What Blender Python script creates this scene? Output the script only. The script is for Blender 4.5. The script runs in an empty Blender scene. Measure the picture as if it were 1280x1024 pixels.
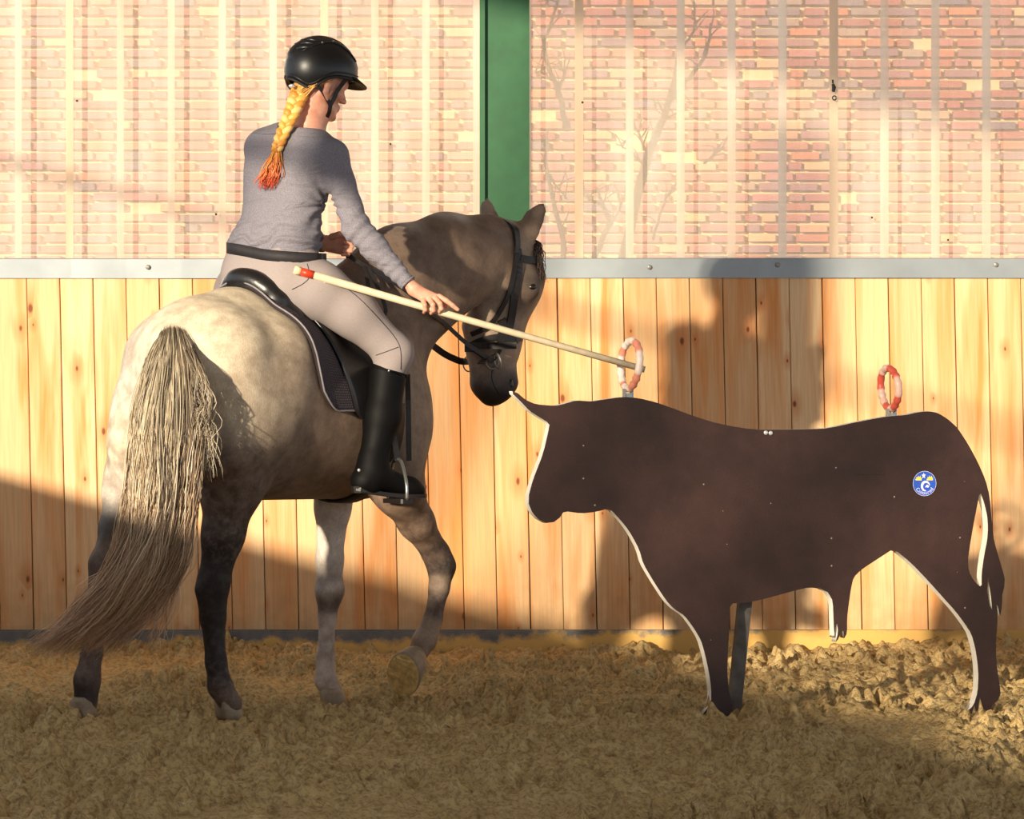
import bpy, bmesh, math, random
import numpy as np
from mathutils import Vector, Matrix
from mathutils.bvhtree import BVHTree

random.seed(7)
rng = np.random.default_rng(7)
SC = bpy.context.scene
COL = SC.collection
RAD = math.radians

# ------------------------------------------------------------------ camera, sky, sun, exposure
CAM_Y, CAM_Z, FPX, HOR = -12.0, 1.15, 4140.0, 496.0
cam_d = bpy.data.cameras.new('camera')
cam_d.sensor_width = 36.0
cam_d.lens = 36.0 * FPX / 1280.0
cam_d.shift_y = (HOR - 512.0) / 1280.0
cam_d.clip_end = 200
cam = bpy.data.objects.new('camera', cam_d)
cam.location = (0, CAM_Y, CAM_Z)
cam.rotation_euler = (RAD(90), 0, 0)
COL.objects.link(cam)
SC.camera = cam

world = bpy.data.worlds.new('world')
SC.world = world
world.use_nodes = True
bg = world.node_tree.nodes['Background']
bg.inputs[0].default_value = (0.84, 0.92, 1.0, 1)
bg.inputs[1].default_value = 0.95

SUN_DIR = Vector((0.556, 1.0, -0.213))
sun_d = bpy.data.lights.new('sun', 'SUN')
sun_d.energy = 5.6
sun_d.color = (1.0, 0.86, 0.64)
sun_d.angle = RAD(1.2)
sun = bpy.data.objects.new('sun', sun_d)
sun.rotation_euler = SUN_DIR.to_track_quat('-Z', 'Y').to_euler()
sun.location = (-6, -12, 6)
COL.objects.link(sun)

SC.view_settings.view_transform = 'Standard'
SC.view_settings.look = 'None'
SC.view_settings.exposure = 0.32
SC.view_settings.gamma = 1.0
SC.view_settings.use_curve_mapping = False
SC.cycles.transparent_max_bounces = 16
SC.cycles.max_bounces = 8


# ------------------------------------------------------------------ frames
def P(px, py, Y):
    """the point of depth Y that the photograph shows at (px, py)"""
    s = (Y - CAM_Y) / FPX
    return Vector(((px - 640) * s, Y, CAM_Z + (HOR - py) * s))


HEAD_A = RAD(50)
HO = Vector((-1.19, -0.45, 0))
HF = Vector((math.cos(HEAD_A), math.sin(HEAD_A), 0))
HR = Vector((math.sin(HEAD_A), -math.cos(HEAD_A), 0))


def L(f, r, z):
    """horse frame: forward from the dock, to the horse's right, up"""
    return HO + HF * f + HR * r + Vector((0, 0, z))


# ------------------------------------------------------------------ materials
def lin(c):
    return tuple(((x / 255) / 12.92 if x / 255 <= 0.04045 else ((x / 255 + 0.055) / 1.055) ** 2.4) for x in c)


class NT:
    def __init__(self, name):
        self.m = bpy.data.materials.new(name)
        self.m.use_nodes = True
        self.t = self.m.node_tree
        self.t.nodes.clear()
        self.out = self.n('ShaderNodeOutputMaterial')

    def n(self, kind, ins=None, **kw):
        nd = self.t.nodes.new(kind)
        for k, v in kw.items():
            setattr(nd, k, v)
        for k, v in (ins or {}).items():
            sock = nd.inputs[k]
            if isinstance(v, bpy.types.NodeSocket):
                self.t.links.new(v, sock)
            elif isinstance(v, bpy.types.Node):
                self.t.links.new(v.outputs[0], sock)
            else:
                if sock.type == 'RGBA' and len(v) == 3:
                    v = (*v, 1)
                sock.default_value = v
        return nd

    def ramp(self, fac, stops, interp='LINEAR'):
        r = self.n('ShaderNodeValToRGB', {0: fac})
        e = r.color_ramp.elements
        r.color_ramp.interpolation = interp
        while len(e) > len(stops):
            e.remove(e[-1])
        while len(e) < len(stops):
            e.new(1.0)
        for el, (p, c) in zip(e, stops):
            el.position = p
            el.color = (*c, 1) if len(c) == 3 else c
        return r.outputs[0]

    def mix(self, fac, a, b, blend='MIX'):
        m = self.n('ShaderNodeMix', data_type='RGBA', blend_type=blend)
        for i, v in ((0, fac), (6, a), (7, b)):
            s = m.inputs[i]
            if isinstance(v, bpy.types.Node):
                v = v.outputs[0]
            if isinstance(v, bpy.types.NodeSocket):
                self.t.links.new(v, s)
            else:
                if i and len(v) == 3:
                    v = (*v, 1)
                s.default_value = v
        return m.outputs[2]

    def math(self, op, a, b=0.0, clamp=False):
        m = self.n('ShaderNodeMath', {0: a, 1: b}, operation=op, use_clamp=clamp)
        return m.outputs[0]

    def noise(self, vec, scale, detail=3.0, rough=0.5, dist=0.0):
        return self.n('ShaderNodeTexNoise', {'Vector': vec, 'Scale': scale, 'Detail': detail,
                                             'Roughness': rough, 'Distortion': dist}).outputs[0]

    def coords(self, which='Object', scale=(1, 1, 1), loc=None):
        tc = self.n('ShaderNodeTexCoord')
        mp = self.n('ShaderNodeMapping', {'Vector': tc.outputs[which], 'Scale': scale})
        if loc is not None:
            self.t.links.new(loc, mp.inputs['Location'])
        return mp.outputs[0]

    def bsdf(self, color, rough=0.6, bump=None, strength=0.3, dist=0.01, **kw):
        b = self.n('ShaderNodeBsdfPrincipled', {'Base Color': color, 'Roughness': rough})
        for k, v in kw.items():
            b.inputs[k.replace('_', ' ')].default_value = v
        if bump is not None:
            bp = self.n('ShaderNodeBump', {'Height': bump, 'Strength': strength, 'Distance': dist})
            self.t.links.new(bp.outputs[0], b.inputs['Normal'])
        return b

    def done(self, shader):
        self.t.links.new(shader.outputs[0] if isinstance(shader, bpy.types.Node) else shader, self.out.inputs[0])
        return self.m


def plain(name, rgb, rough=0.6, var=0.15, scale=30, bump=0.15, metallic=0.0, spec=0.5, dist=0.004):
    t = NT(name)
    v = t.coords()
    nz = t.noise(v, scale, 4)
    c = lin(rgb)
    dark = tuple(x * (1 - var) for x in c)
    lite = tuple(min(1, x * (1 + var)) for x in c)
    col = t.ramp(nz, [(0.3, dark), (0.7, lite)])
    b = t.bsdf(col, rough, nz, bump, dist, Metallic=metallic, Specular_IOR_Level=spec)
    return t.done(b)


def m_wood():
    t = NT('pine_plank')
    oi = t.n('ShaderNodeObjectInfo')
    rnd = oi.outputs['Random']
    off = t.n('ShaderNodeCombineXYZ', {0: t.math('MULTIPLY', rnd, 37.0), 1: t.math('MULTIPLY', rnd, 11.0),
                                       2: t.math('MULTIPLY', rnd, 53.0)})
    v = t.coords('Object', (1, 1, 1), off.outputs[0])
    vs = t.n('ShaderNodeMapping', {'Vector': v, 'Scale': (1, 1, 0.09)}).outputs[0]
    streak = t.noise(vs, 11, 3, 0.5, 0.6)                    # broad heartwood streaks
    fine = t.noise(t.n('ShaderNodeMapping', {'Vector': v, 'Scale': (1, 1, 0.03)}).outputs[0], 120, 3, 0.6)
    # knots: stretched voronoi cells, a few of them filled
    sx_ = t.n('ShaderNodeSeparateXYZ', {0: v})
    kv = t.n('ShaderNodeCombineXYZ', {0: t.math('MULTIPLY', sx_.outputs[0], 7.0), 1: t.math('MULTIPLY', sx_.outputs[2], 3.6), 2: 0.0}).outputs[0]
    vor = t.n('ShaderNodeTexVoronoi', {'Vector': kv, 'Scale': 1.0}, feature='F1', voronoi_dimensions='2D')
    sel = t.math('GREATER_THAN', t.n('ShaderNodeSeparateColor', {0: vor.outputs['Color']}).outputs[0], 0.64)
    ksz = t.n('ShaderNodeMapRange', {0: t.n('ShaderNodeSeparateColor', {0: vor.outputs['Color']}).outputs[1], 1: 0.0, 2: 1.0, 3: 0.75, 4: 3.2}).outputs[0]
    kd = t.math('ADD', t.math('MULTIPLY', vor.outputs['Distance'], ksz), t.math('MULTIPLY', t.math('SUBTRACT', t.noise(v, 30, 2), 0.5), 0.06))
    kn = t.math('MULTIPLY', t.n('ShaderNodeMapRange', {0: kd, 1: 0.04, 2: 0.09, 3: 0.9, 4: 0.0}).outputs[0], sel)
    halo = t.math('MULTIPLY', t.n('ShaderNodeMapRange', {0: kd, 1: 0.06, 2: 0.45, 3: 0.6, 4: 0.0}).outputs[0], sel)
    base = t.ramp(rnd, [(0.0, lin((243, 206, 160))), (0.35, lin((228, 183, 134))), (0.7, lin((238, 197, 150))), (1.0, lin((216, 167, 118)))])
    heart = t.ramp(streak, [(0.44, (0, 0, 0)), (0.70, (1, 1, 1))])
    c = t.mix(heart, base, lin((226, 150, 84)))
    gr = t.ramp(fine, [(0.35, (0.80, 0.77, 0.74)), (0.6, (1, 1, 1))])
    c = t.mix(0.6, c, gr, 'MULTIPLY')
    c = t.mix(halo, c, lin((205, 120, 60)))
    c = t.mix(kn, c, lin((112, 58, 30)))
    # splash dirt near the sand
    z = t.n('ShaderNodeSeparateXYZ', {0: t.n('ShaderNodeNewGeometry').outputs['Position']}).outputs[2]
    dirt = t.math('MULTIPLY', t.n('ShaderNodeMapRange', {0: z, 1: 0.1, 2: 0.5, 3: 0.75, 4: 0.0}).outputs[0], t.noise(v, 14, 4))
    c = t.mix(dirt, c, lin((150, 118, 74)))
    return t.done(t.bsdf(c, 0.62, fine, 0.12, 0.002, Specular_IOR_Level=0.3))


def m_sand():
    t = NT('sand')
    v = t.coords('Object')
    n1 = t.noise(v, 9, 5, 0.6)
    n2 = t.noise(v, 62, 4, 0.62)
    n3 = t.noise(v, 260, 2, 0.6)
    c = t.ramp(n1, [(0.3, lin((184, 154, 104))), (0.55, lin((200, 172, 120))), (0.75, lin((212, 186, 136)))])
    c = t.mix(0.62, c, t.ramp(n2, [(0.38, (0.36, 0.31, 0.26)), (0.54, (1, 1, 1))]), 'MULTIPLY')
    h = t.math('ADD', t.math('MULTIPLY', n2, 1.0), t.math('MULTIPLY', n3, 0.35))
    return t.done(t.bsdf(c, 0.9, h, 0.7, 0.02, Specular_IOR_Level=0.15))


def m_sheet():
    t = NT('clear_corrugated_plastic')
    v = t.coords('Object')
    stain = t.noise(t.n('ShaderNodeMapping', {'Vector': v, 'Scale': (1, 1, 0.12)}).outputs[0], 9, 4)
    col = t.ramp(stain, [(0.3, lin((236, 214, 188))), (0.7, lin((252, 238, 218)))])
    d = t.n('ShaderNodeBsdfDiffuse', {0: col})
    tl = t.n('ShaderNodeBsdfTranslucent', {0: col})
    dm = t.n('ShaderNodeMixShader', {0: 0.62, 1: d, 2: tl})
    tr = t.n('ShaderNodeBsdfTransparent', {0: (0.97, 0.96, 0.94, 1)})
    fac = t.n('ShaderNodeMapRange', {0: stain, 1: 0.25, 2: 0.75, 3: 0.56, 4: 0.66}).outputs[0]
    nx = t.n('ShaderNodeSeparateXYZ', {0: t.n('ShaderNodeNewGeometry').outputs['True Normal']}).outputs[0]
    fac = t.math('ADD', fac, t.math('MULTIPLY', t.math('ABSOLUTE', t.math('MINIMUM', nx, 0.0)), 0.5), True)
    mx = t.n('ShaderNodeMixShader', {0: fac, 1: tr, 2: dm})
    gl = t.n('ShaderNodeBsdfGlossy', {0: (1, 1, 1, 1), 'Roughness': 0.25})
    return t.done(t.n('ShaderNodeMixShader', {0: 0.05, 1: mx, 2: gl}))


def m_brick():
    t = NT('old_brick')
    oi = t.n('ShaderNodeObjectInfo')
    ge = t.n('ShaderNodeNewGeometry')
    r = t.math('FRACT', t.math('ADD', oi.outputs['Random'], ge.outputs['Random Per Island']))
    v = t.coords('Object')
    n = t.noise(v, 25, 4)
    c = t.ramp(r, [(0.0, lin((204, 124, 110))), (0.2, lin((178, 108, 104))), (0.36, lin((226, 138, 100))), (0.5, lin((160, 122, 126))),
                   (0.64, lin((212, 132, 122))), (0.78, lin((132, 116, 128))), (0.9, lin((236, 186, 136))), (1.0, lin((196, 116, 106)))])
    c = t.mix(0.5, c, t.ramp(n, [(0.3, (0.7, 0.68, 0.68)), (0.7, (1, 1, 1))]), 'MULTIPLY')
    return t.done(t.bsdf(c, 0.9, n, 0.4, 0.01))


def m_coat():
    t = NT('dappled_grey_coat')
    vc = t.n('ShaderNodeVertexColor', layer_name='coat')
    v = t.coords('Object')
    vor = t.n('ShaderNodeTexVoronoi', {'Vector': t.n('ShaderNodeVectorMath', {0: v, 1: t.n('ShaderNodeVectorMath', {0: t.n('ShaderNodeTexNoise', {'Vector': v, 'Scale': 9.0}).outputs['Color'], 1: (0.10, 0.10, 0.10)}, operation='MULTIPLY').outputs[0]}, operation='ADD').outputs[0],
                                       'Scale': 17.0, 'Smoothness': 0.7}, feature='SMOOTH_F1')
    dap = t.ramp(vor.outputs['Distance'], [(0.25, (1.12, 1.12, 1.12)), (0.62, (0.62, 0.58, 0.56))])
    n2 = t.noise(v, 16, 4, 0.6)
    mot = t.ramp(n2, [(0.35, (0.68, 0.64, 0.62)), (0.6, (1.1, 1.1, 1.1))])
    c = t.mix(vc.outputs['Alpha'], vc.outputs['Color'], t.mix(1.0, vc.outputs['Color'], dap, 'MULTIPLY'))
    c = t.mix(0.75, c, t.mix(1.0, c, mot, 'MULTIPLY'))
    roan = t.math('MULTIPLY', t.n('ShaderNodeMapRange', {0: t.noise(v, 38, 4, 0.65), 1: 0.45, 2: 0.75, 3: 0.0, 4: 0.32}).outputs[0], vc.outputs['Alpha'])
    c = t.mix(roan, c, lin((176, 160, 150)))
    hair = t.noise(t.n('ShaderNodeMapping', {'Vector': v, 'Scale': (1, 1, 0.45)}).outputs[0], 240, 3, 0.7)
    c = t.mix(0.6, c, t.mix(1.0, c, t.ramp(hair, [(0.3, (0.66, 0.64, 0.62)), (0.65, (1.12, 1.12, 1.12))]), 'MULTIPLY'))
    return t.done(t.bsdf(c, 0.62, hair, 0.35, 0.004, Specular_IOR_Level=0.3))


def m_vcol(name, layer, rough=0.5, noise=0.0, scale=60):
    t = NT(name)
    vc = t.n('ShaderNodeVertexColor', layer_name=layer)
    c = vc.outputs['Color']
    if noise:
        nz = t.noise(t.coords(), scale, 3)
        c = t.mix(noise, c, t.mix(1.0, c, t.ramp(nz, [(0.3, (0.6, 0.6, 0.6)), (0.7, (1.15, 1.15, 1.15))]), 'MULTIPLY'))
    return t.done(t.bsdf(c, rough))


def m_bull():
    t = NT('dark_brown_board')
    v = t.coords('Object')
    n = t.noise(v, 5, 5, 0.6)
    g = t.noise(v, 300, 2, 0.7)
    c = t.ramp(n, [(0.35, lin((46, 29, 25))), (0.65, lin((62, 41, 36)))])
    c = t.mix(0.5, c, t.ramp(g, [(0.35, (0.6, 0.6, 0.6)), (0.65, (1.25, 1.22, 1.2))]), 'MULTIPLY')
    vor = t.n('ShaderNodeTexVoronoi', {'Vector': v, 'Scale': 17.0}, feature='F1')
    pick = t.math('GREATER_THAN', t.n('ShaderNodeSeparateColor', {0: vor.outputs['Color']}).outputs[1], 0.5)
    fleck = t.math('MULTIPLY', t.math('LESS_THAN', vor.outputs['Distance'], 0.055), pick)
    c = t.mix(fleck, c, lin((150, 132, 118)))
    return t.done(t.bsdf(c, 0.5, g, 0.15, 0.002, Specular_IOR_Level=0.35))


def m_knit():
    t = NT('grey_knit')
    v = t.coords('Object')
    g = t.noise(v, 320, 2, 0.7)
    w = t.noise(t.n('ShaderNodeMapping', {'Vector': v, 'Scale': (1, 1, 3.2), 'Rotation': (0, 0.15, 0)}).outputs[0], 7, 3, 0.5, 0.8)
    c = t.ramp(g, [(0.3, lin((108, 105, 114))), (0.7, lin((146, 141, 150)))])
    h = t.math('ADD', t.math('MULTIPLY', w, 1.0), t.math('MULTIPLY', g, 0.04))
    return t.done(t.bsdf(c, 0.85, h, 0.55, 0.03, Specular_IOR_Level=0.2))


def m_kerb():
    t = NT('dusty_kerb')
    v = t.coords('Object')
    x = t.n('ShaderNodeSeparateXYZ', {0: t.n('ShaderNodeNewGeometry').outputs['Position']})
    n = t.noise(v, 6, 6, 0.65)
    zz = t.n('ShaderNodeMapRange', {0: x.outputs[2], 1: 0.0, 2: 0.10, 3: 0.40, 4: -0.10}).outputs[0]
    xx = t.n('ShaderNodeMapRange', {0: x.outputs[0], 1: -0.8, 2: 1.6, 3: -0.10, 4: 0.22}).outputs[0]
    m = t.math('ADD', t.math('ADD', n, zz), xx)
    fac = t.ramp(m, [(0.5, (0, 0, 0)), (0.66, (1, 1, 1))])
    c = t.mix(fac, t.ramp(n, [(0.3, lin((92, 92, 94))), (0.7, lin((128, 124, 116)))]), lin((206, 164, 92)))
    return t.done(t.bsdf(c, 0.85, n, 0.4, 0.02))


def m_quilt():
    t = NT('quilted_cotton')
    v = t.coords('UV')
    w1 = t.n('ShaderNodeTexWave', {'Vector': v, 'Scale': 14.0}, wave_type='BANDS', bands_direction='X').outputs[1]
    w2 = t.n('ShaderNodeTexWave', {'Vector': v, 'Scale': 14.0}, wave_type='BANDS', bands_direction='Y').outputs[1]
    h = t.math('MINIMUM', w1, w2)
    c = t.ramp(h, [(0.0, lin((52, 45, 49))), (0.35, lin((88, 80, 86)))])
    return t.done(t.bsdf(c, 0.85, h, 0.6, 0.006, Specular_IOR_Level=0.2))


def m_skin():
    t = NT('skin')
    v = t.coords('Object')
    n = t.noise(v, 40, 3)
    c = t.ramp(n, [(0.3, lin((206, 140, 116))), (0.7, lin((226, 166, 140)))])
    return t.done(t.bsdf(c, 0.5, n, 0.1, 0.003, Subsurface_Weight=0.08, Subsurface_Scale=0.02))


def m_ring():
    t = NT('red_and_white_tape')
    vc = t.n('ShaderNodeVertexColor', layer_name='tape')
    n = t.noise(t.coords(), 60, 3)
    c = t.mix(0.4, vc.outputs['Color'], t.mix(1.0, vc.outputs['Color'], t.ramp(n, [(0.3, (0.75, 0.72, 0.7)), (0.7, (1.05, 1.05, 1.05))]), 'MULTIPLY'))
    return t.done(t.bsdf(c, 0.35, n, 0.3, 0.003))


M = dict(
    wood=m_wood(), sand=m_sand(), sheet=m_sheet(), brick=m_brick(), coat=m_coat(), bull=m_bull(), knit=m_knit(),
    kerb=m_kerb(), quilt=m_quilt(), skin=m_skin(), ring=m_ring(),
    mortar=plain('lime_mortar', (238, 212, 160), 0.95, 0.12, 18, 0.3),
    gap=plain('dark_backing', (46, 30, 20), 0.9),
    zinc=plain('galvanised_steel', (150, 157, 162), 0.42, 0.10, 5, 0.03, 0.45),
    steel=plain('steel', (170, 170, 168), 0.25, 0.1, 20, 0.05, 0.9),
    green=plain('green_paint', (34, 92, 54), 0.5, 0.12, 12, 0.12),
    roof=plain('pale_roof_sheet', (188, 186, 182), 0.6),
    timber=plain('timber', (150, 112, 72), 0.8),
    white=plain('white_edge_paint', (240, 236, 226), 0.6, 0.06, 40, 0.1),
    strut=plain('grey_strut', (86, 82, 78), 0.6, 0.4, 18, 0.2),
    breech=plain('beige_breeches', (156, 144, 142), 0.8, 0.06, 200, 0.1, spec=0.2),
    boot=plain('black_leather_boot', (10, 9, 10), 0.6, 0.2, 40, 0.1, spec=0.14),
    leather=plain('black_leather', (26, 24, 25), 0.32, 0.2, 60, 0.15),
    strap=plain('dark_strap_leather', (24, 18, 18), 0.5, 0.2, 60, 0.1),
    rein=plain('brown_rein', (44, 26, 18), 0.6, 0.2, 60, 0.1),
    helmet=plain('helmet_shell', (20, 20, 23), 0.38, 0.1, 80, 0.05),
    belt=plain('black_belt', (36, 32, 36), 0.7, 0.2, 60, 0.2),
    cane=plain('pale_wood_pole', (204, 188, 158), 0.55, 0.1, 30, 0.1),
    red=plain('red_tape', (214, 62, 30), 0.4, 0.08),
    cream=plain('cream_cap', (240, 220, 170), 0.6, 0.05),
    hoof=plain('horn_hoof', (136, 118, 96), 0.6, 0.25, 30, 0.3),
    sole=plain('sand_caked_sole', (190, 160, 100), 0.95, 0.3, 50, 0.6, dist=0.01),
    eye=plain('dark_eye', (18, 12, 10), 0.3),
    welt=plain('welt_leather', (96, 92, 94), 0.5),
    piping=plain('pale_piping', (132, 126, 128), 0.6),
    blue=plain('blue_sticker', (40, 84, 190), 0.35, 0.05),
    yellow=plain('yellow_print', (246, 218, 80), 0.4, 0.05),
    pale=plain('white_print', (226, 222, 240), 0.4, 0.05),
    bark=plain('bark', (120, 104, 84), 0.9, 0.3, 30, 0.4),
    tie=plain('hair_tie', (190, 120, 40), 0.6),
    hair=m_vcol('hair', 'hair', 0.45, 0.3, 120),
    tailhair=m_vcol('tail_hair', 'hair', 0.5),
    stud=plain('chrome_stud', (220, 220, 220), 0.2, 0.05, metallic=0.6),
    tooth=plain('dull_metal', (150, 146, 140), 0.4, 0.1, metallic=0.5),
)


# ------------------------------------------------------------------ object helpers
def link(name, me, mats=None, parent=None, smooth=False):
    o = bpy.data.objects.new(name, me)
    COL.objects.link(o)
    if mats is not None and not me.materials:
        for m in (mats if isinstance(mats, (list, tuple)) else [mats]):
            me.materials.append(m)
    if smooth:
        me.polygons.foreach_set('use_smooth', [True] * len(me.polygons))
    if parent is not None:
        o.parent = parent
        if parent.matrix_world != Matrix.Identity(4) or parent.location.length > 0:
            o.matrix_parent_inverse = parent_matrix(parent).inverted()
    return o


def parent_matrix(o):
    m = Matrix.LocRotScale(o.location, o.rotation_euler, o.scale)
    if o.parent:
        m = parent_matrix(o.parent) @ o.matrix_parent_inverse @ m
    return m


def mesh_np(name, v, f):
    me = bpy.data.meshes.new(name)
    me.from_pydata([tuple(map(float, p)) for p in v], [], [tuple(map(int, q)) for q in f])
    me.update()
    return me


def empty(name, loc, label=None, cat=None, group=None):
    o = bpy.data.objects.new(name, None)
    o.location = loc
    o.empty_display_size = 0.1
    COL.objects.link(o)
    tag(o, label, cat, group)
    return o


def tag(o, label=None, cat=None, group=None, kind=None):
    for k, v in (('label', label), ('category', cat), ('group', group), ('kind', kind)):
        if v:
            o[k] = v
    return o


class MB:
    """collects shapes into one mesh"""

    def __init__(self):
        self.v, self.f, self.mi, self.c = [], [], [], []

    def add(self, v, f, mi=0, col=None):
        b = len(self.v)
        self.v += [tuple(p) for p in v]
        self.f += [tuple(i + b for i in q) for q in f]
        self.mi += [mi] * len(f)
        self.c += [col or (1, 1, 1, 1)] * len(v)

    def box(self, c, sx, sy, sz, R=None, ch=0.0, mi=0):
        """box, with chamfered vertical edges if ch"""
        c = Vector(c)
        R = R or Matrix.Identity(3)
        if ch:
            ring = [(-sx / 2 + ch, -sy / 2), (sx / 2 - ch, -sy / 2), (sx / 2, -sy / 2 + ch), (sx / 2, sy / 2), (-sx / 2, sy / 2), (-sx / 2, -sy / 2 + ch)]
        else:
            ring = [(-sx / 2, -sy / 2), (sx / 2, -sy / 2), (sx / 2, sy / 2), (-sx / 2, sy / 2)]
        n = len(ring)
        v = [c + R @ Vector((x, y, z)) for z in (-sz / 2, sz / 2) for x, y in ring]
        f = [(i, (i + 1) % n, (i + 1) % n + n, i + n) for i in range(n)] + [tuple(range(n - 1, -1, -1)), tuple(range(n, 2 * n))]
        self.add(v, f, mi)

    def tube(self, pts, radii, sides=8, closed=False, col=None, mi=0, flat=1.0, up=None):
        pts = [Vector(p) for p in pts]
        n = len(pts)
        if not hasattr(radii, '__len__'):
            radii = [radii] * n
        T = []
        for i in range(n):
            a = pts[(i - 1) % n] if closed or i > 0 else pts[0]
            b = pts[(i + 1) % n] if closed or i < n - 1 else pts[-1]
            T.append((b - a).normalized() if (b - a).length > 1e-9 else Vector((0, 0, 1)))
        u = Vector(up) if up is not None else (Vector((0, 0, 1)) if abs(T[0].z) < 0.9 else Vector((1, 0, 0)))
        v, f, cs = [], [], []
        for i in range(n):
            u = (u - T[i] * u.dot(T[i]))
            u = u.normalized() if u.length > 1e-6 else T[i].orthogonal().normalized()
            w = T[i].cross(u)
            for k in range(sides):
                a = 2 * math.pi * k / sides
                v.append(pts[i] + u * math.cos(a) * radii[i] * flat + w * math.sin(a) * radii[i])
                cs.append((col[i] if col and isinstance(col[0], (tuple, list)) else col) or (1, 1, 1, 1))
        m = n if closed else n - 1
        for i in range(m):
            j = (i + 1) % n
            for k in range(sides):
                k2 = (k + 1) % sides
                f.append((i * sides + k, i * sides + k2, j * sides + k2, j * sides + k))
        if not closed:
            f.append(tuple(range(sides - 1, -1, -1)))
            f.append(tuple((n - 1) * sides + k for k in range(sides)))
        b = len(self.v)
        self.v += [tuple(p) for p in v]
        self.f += [tuple(i + b for i in q) for q in f]
        self.mi += [mi] * len(f)
        self.c += cs

    def ribbon(self, pts, nrm, width, thick, mi=0):
        """flat strap: pts on its centre line, nrm outward, width may vary"""
        n = len(pts)
        pts = [Vector(p) for p in pts]
        if not hasattr(width, '__len__'):
            width = [width] * n
        v, f = [], []
        for i in range(n):
            t = (pts[min(i + 1, n - 1)] - pts[max(i - 1, 0)]).normalized()
            nn = Vector(nrm[i]).normalized()
            s = t.cross(nn).normalized()
            nn = s.cross(t).normalized()
            a = s * width[i] / 2
            for q in (-a, a, a + nn * thick, -a + nn * thick):
                v.append(pts[i] + q)
        for i in range(n - 1):
            for k in range(4):
                k2 = (k + 1) % 4
                f.append((i * 4 + k, (i + 1) * 4 + k, (i + 1) * 4 + k2, i * 4 + k2))
        f += [(0, 1, 2, 3), tuple((n - 1) * 4 + k for k in (3, 2, 1, 0))]
        self.add(v, f, mi)

    def ball(self, c, rx, ry=None, rz=None, R=None, seg=12, ring=8, mi=0):
        ry = rx if ry is None else ry
        rz = rx if rz is None else rz
        c = Vector(c)
        R = R or Matrix.Identity(3)
        v = [c + R @ Vector((0, 0, rz))]
        for i in range(1, ring):
            p = math.pi * i / ring
            for k in range(seg):
                a = 2 * math.pi * k / seg
                v.append(c + R @ Vector((rx * math.sin(p) * math.cos(a), ry * math.sin(p) * math.sin(a), rz * math.cos(p))))
        v.append(c - R @ Vector((0, 0, rz)))
        f = [(0, 1 + k, 1 + (k + 1) % seg) for k in range(seg)]
        for i in range(ring - 2):
            for k in range(seg):
                k2 = (k + 1) % seg
                f.append((1 + i * seg + k, 1 + (i + 1) * seg + k, 1 + (i + 1) * seg + k2, 1 + i * seg + k2))
        e = len(v) - 1
        b = 1 + (ring - 2) * seg
        f += [(e, b + (k + 1) % seg, b + k) for k in range(seg)]
        self.add(v, f, mi)

    def build(self, name, mats, parent=None, smooth=False, layer=None):
        me = bpy.data.meshes.new(name)
        me.from_pydata(self.v, [], self.f)
        for m in (mats if isinstance(mats, (list, tuple)) else [mats]):
            me.materials.append(m)
        me.polygons.foreach_set('material_index', self.mi)
        if layer:
            at = me.color_attributes.new(layer, 'FLOAT_COLOR', 'POINT')
            at.data.foreach_set('color', np.array(self.c, dtype=np.float32).ravel())
        bm = bmesh.new()
        bm.from_mesh(me)
        bmesh.ops.recalc_face_normals(bm, faces=bm.faces)
        bm.to_mesh(me)
        bm.free()
        me.update()
        return link(name, me, None, parent, smooth)


def spline(pts, n):
    """Catmull-Rom through pts, n samples"""
    pts = [Vector(p) for p in pts]
    out = []
    m = len(pts) - 1
    for i in range(n):
        u = i / (n - 1) * m
        k = min(int(u), m - 1)
        t = u - k
        p0, p1, p2, p3 = pts[max(k - 1, 0)], pts[k], pts[k + 1], pts[min(k + 2, m)]
        out.append(0.5 * ((2 * p1) + (p2 - p0) * t + (2 * p0 - 5 * p1 + 4 * p2 - p3) * t * t + (3 * p1 - p0 - 3 * p2 + p3) * t ** 3))
    return out


# ------------------------------------------------------------------ organic surfaces: smooth unions of tapered limbs
def cap(a, b, ra, rb=None, k=0.05, n=None, s=1.0):
    """tapered limb from a to b; n, s: flattened along n by s"""
    return ('c', np.array(a, dtype=np.float64), np.array(b, dtype=np.float64), ra, ra if rb is None else rb, k,
            None if n is None else np.array(Vector(n).normalized()), s)


def ell(c, ax, k=0.05):
    """ellipsoid: centre and three orthogonal semi-axis vectors"""
    return ('e', np.array(c, dtype=np.float64), [np.array(a, dtype=np.float64) for a in ax], k)


def prim_dist(p, X):
    if p[0] == 'c':
        _, a, b, ra, rb, k, n, s = p
        ab = b - a
        L2 = max(float(ab @ ab), 1e-12)
        q = X - a
        if n is not None:
            t = np.clip((q @ ab) / L2, 0, 1)
            w = q - t[..., None] * ab
            w = w + (w @ n)[..., None] * n * (1.0 / s - 1.0)
        else:
            t = np.clip((q @ ab) / L2, 0, 1)
            w = q - t[..., None] * ab
        return np.sqrt((w * w).sum(-1)) - (ra + t * (rb - ra))
    _, c, ax, k = p
    q = X - c
    k0 = np.zeros(q.shape[:-1])
    k1 = np.zeros(q.shape[:-1])
    for a in ax:
        l2 = float(a @ a)
        d = (q @ a)
        k0 += (d / l2) ** 2
        k1 += d * d / l2 / l2 / l2
    k0 = np.sqrt(k0)
    return k0 * (k0 - 1) / np.maximum(np.sqrt(k1), 1e-9)


def prim_box(p, pad):
    if p[0] == 'c':
        r = max(p[3], p[4]) + pad
        return np.minimum(p[1], p[2]) - r, np.maximum(p[1], p[2]) + r
    e = np.sqrt(sum(a * a for a in p[2])) + pad
    return p[1] - e, p[1] + e


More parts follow.
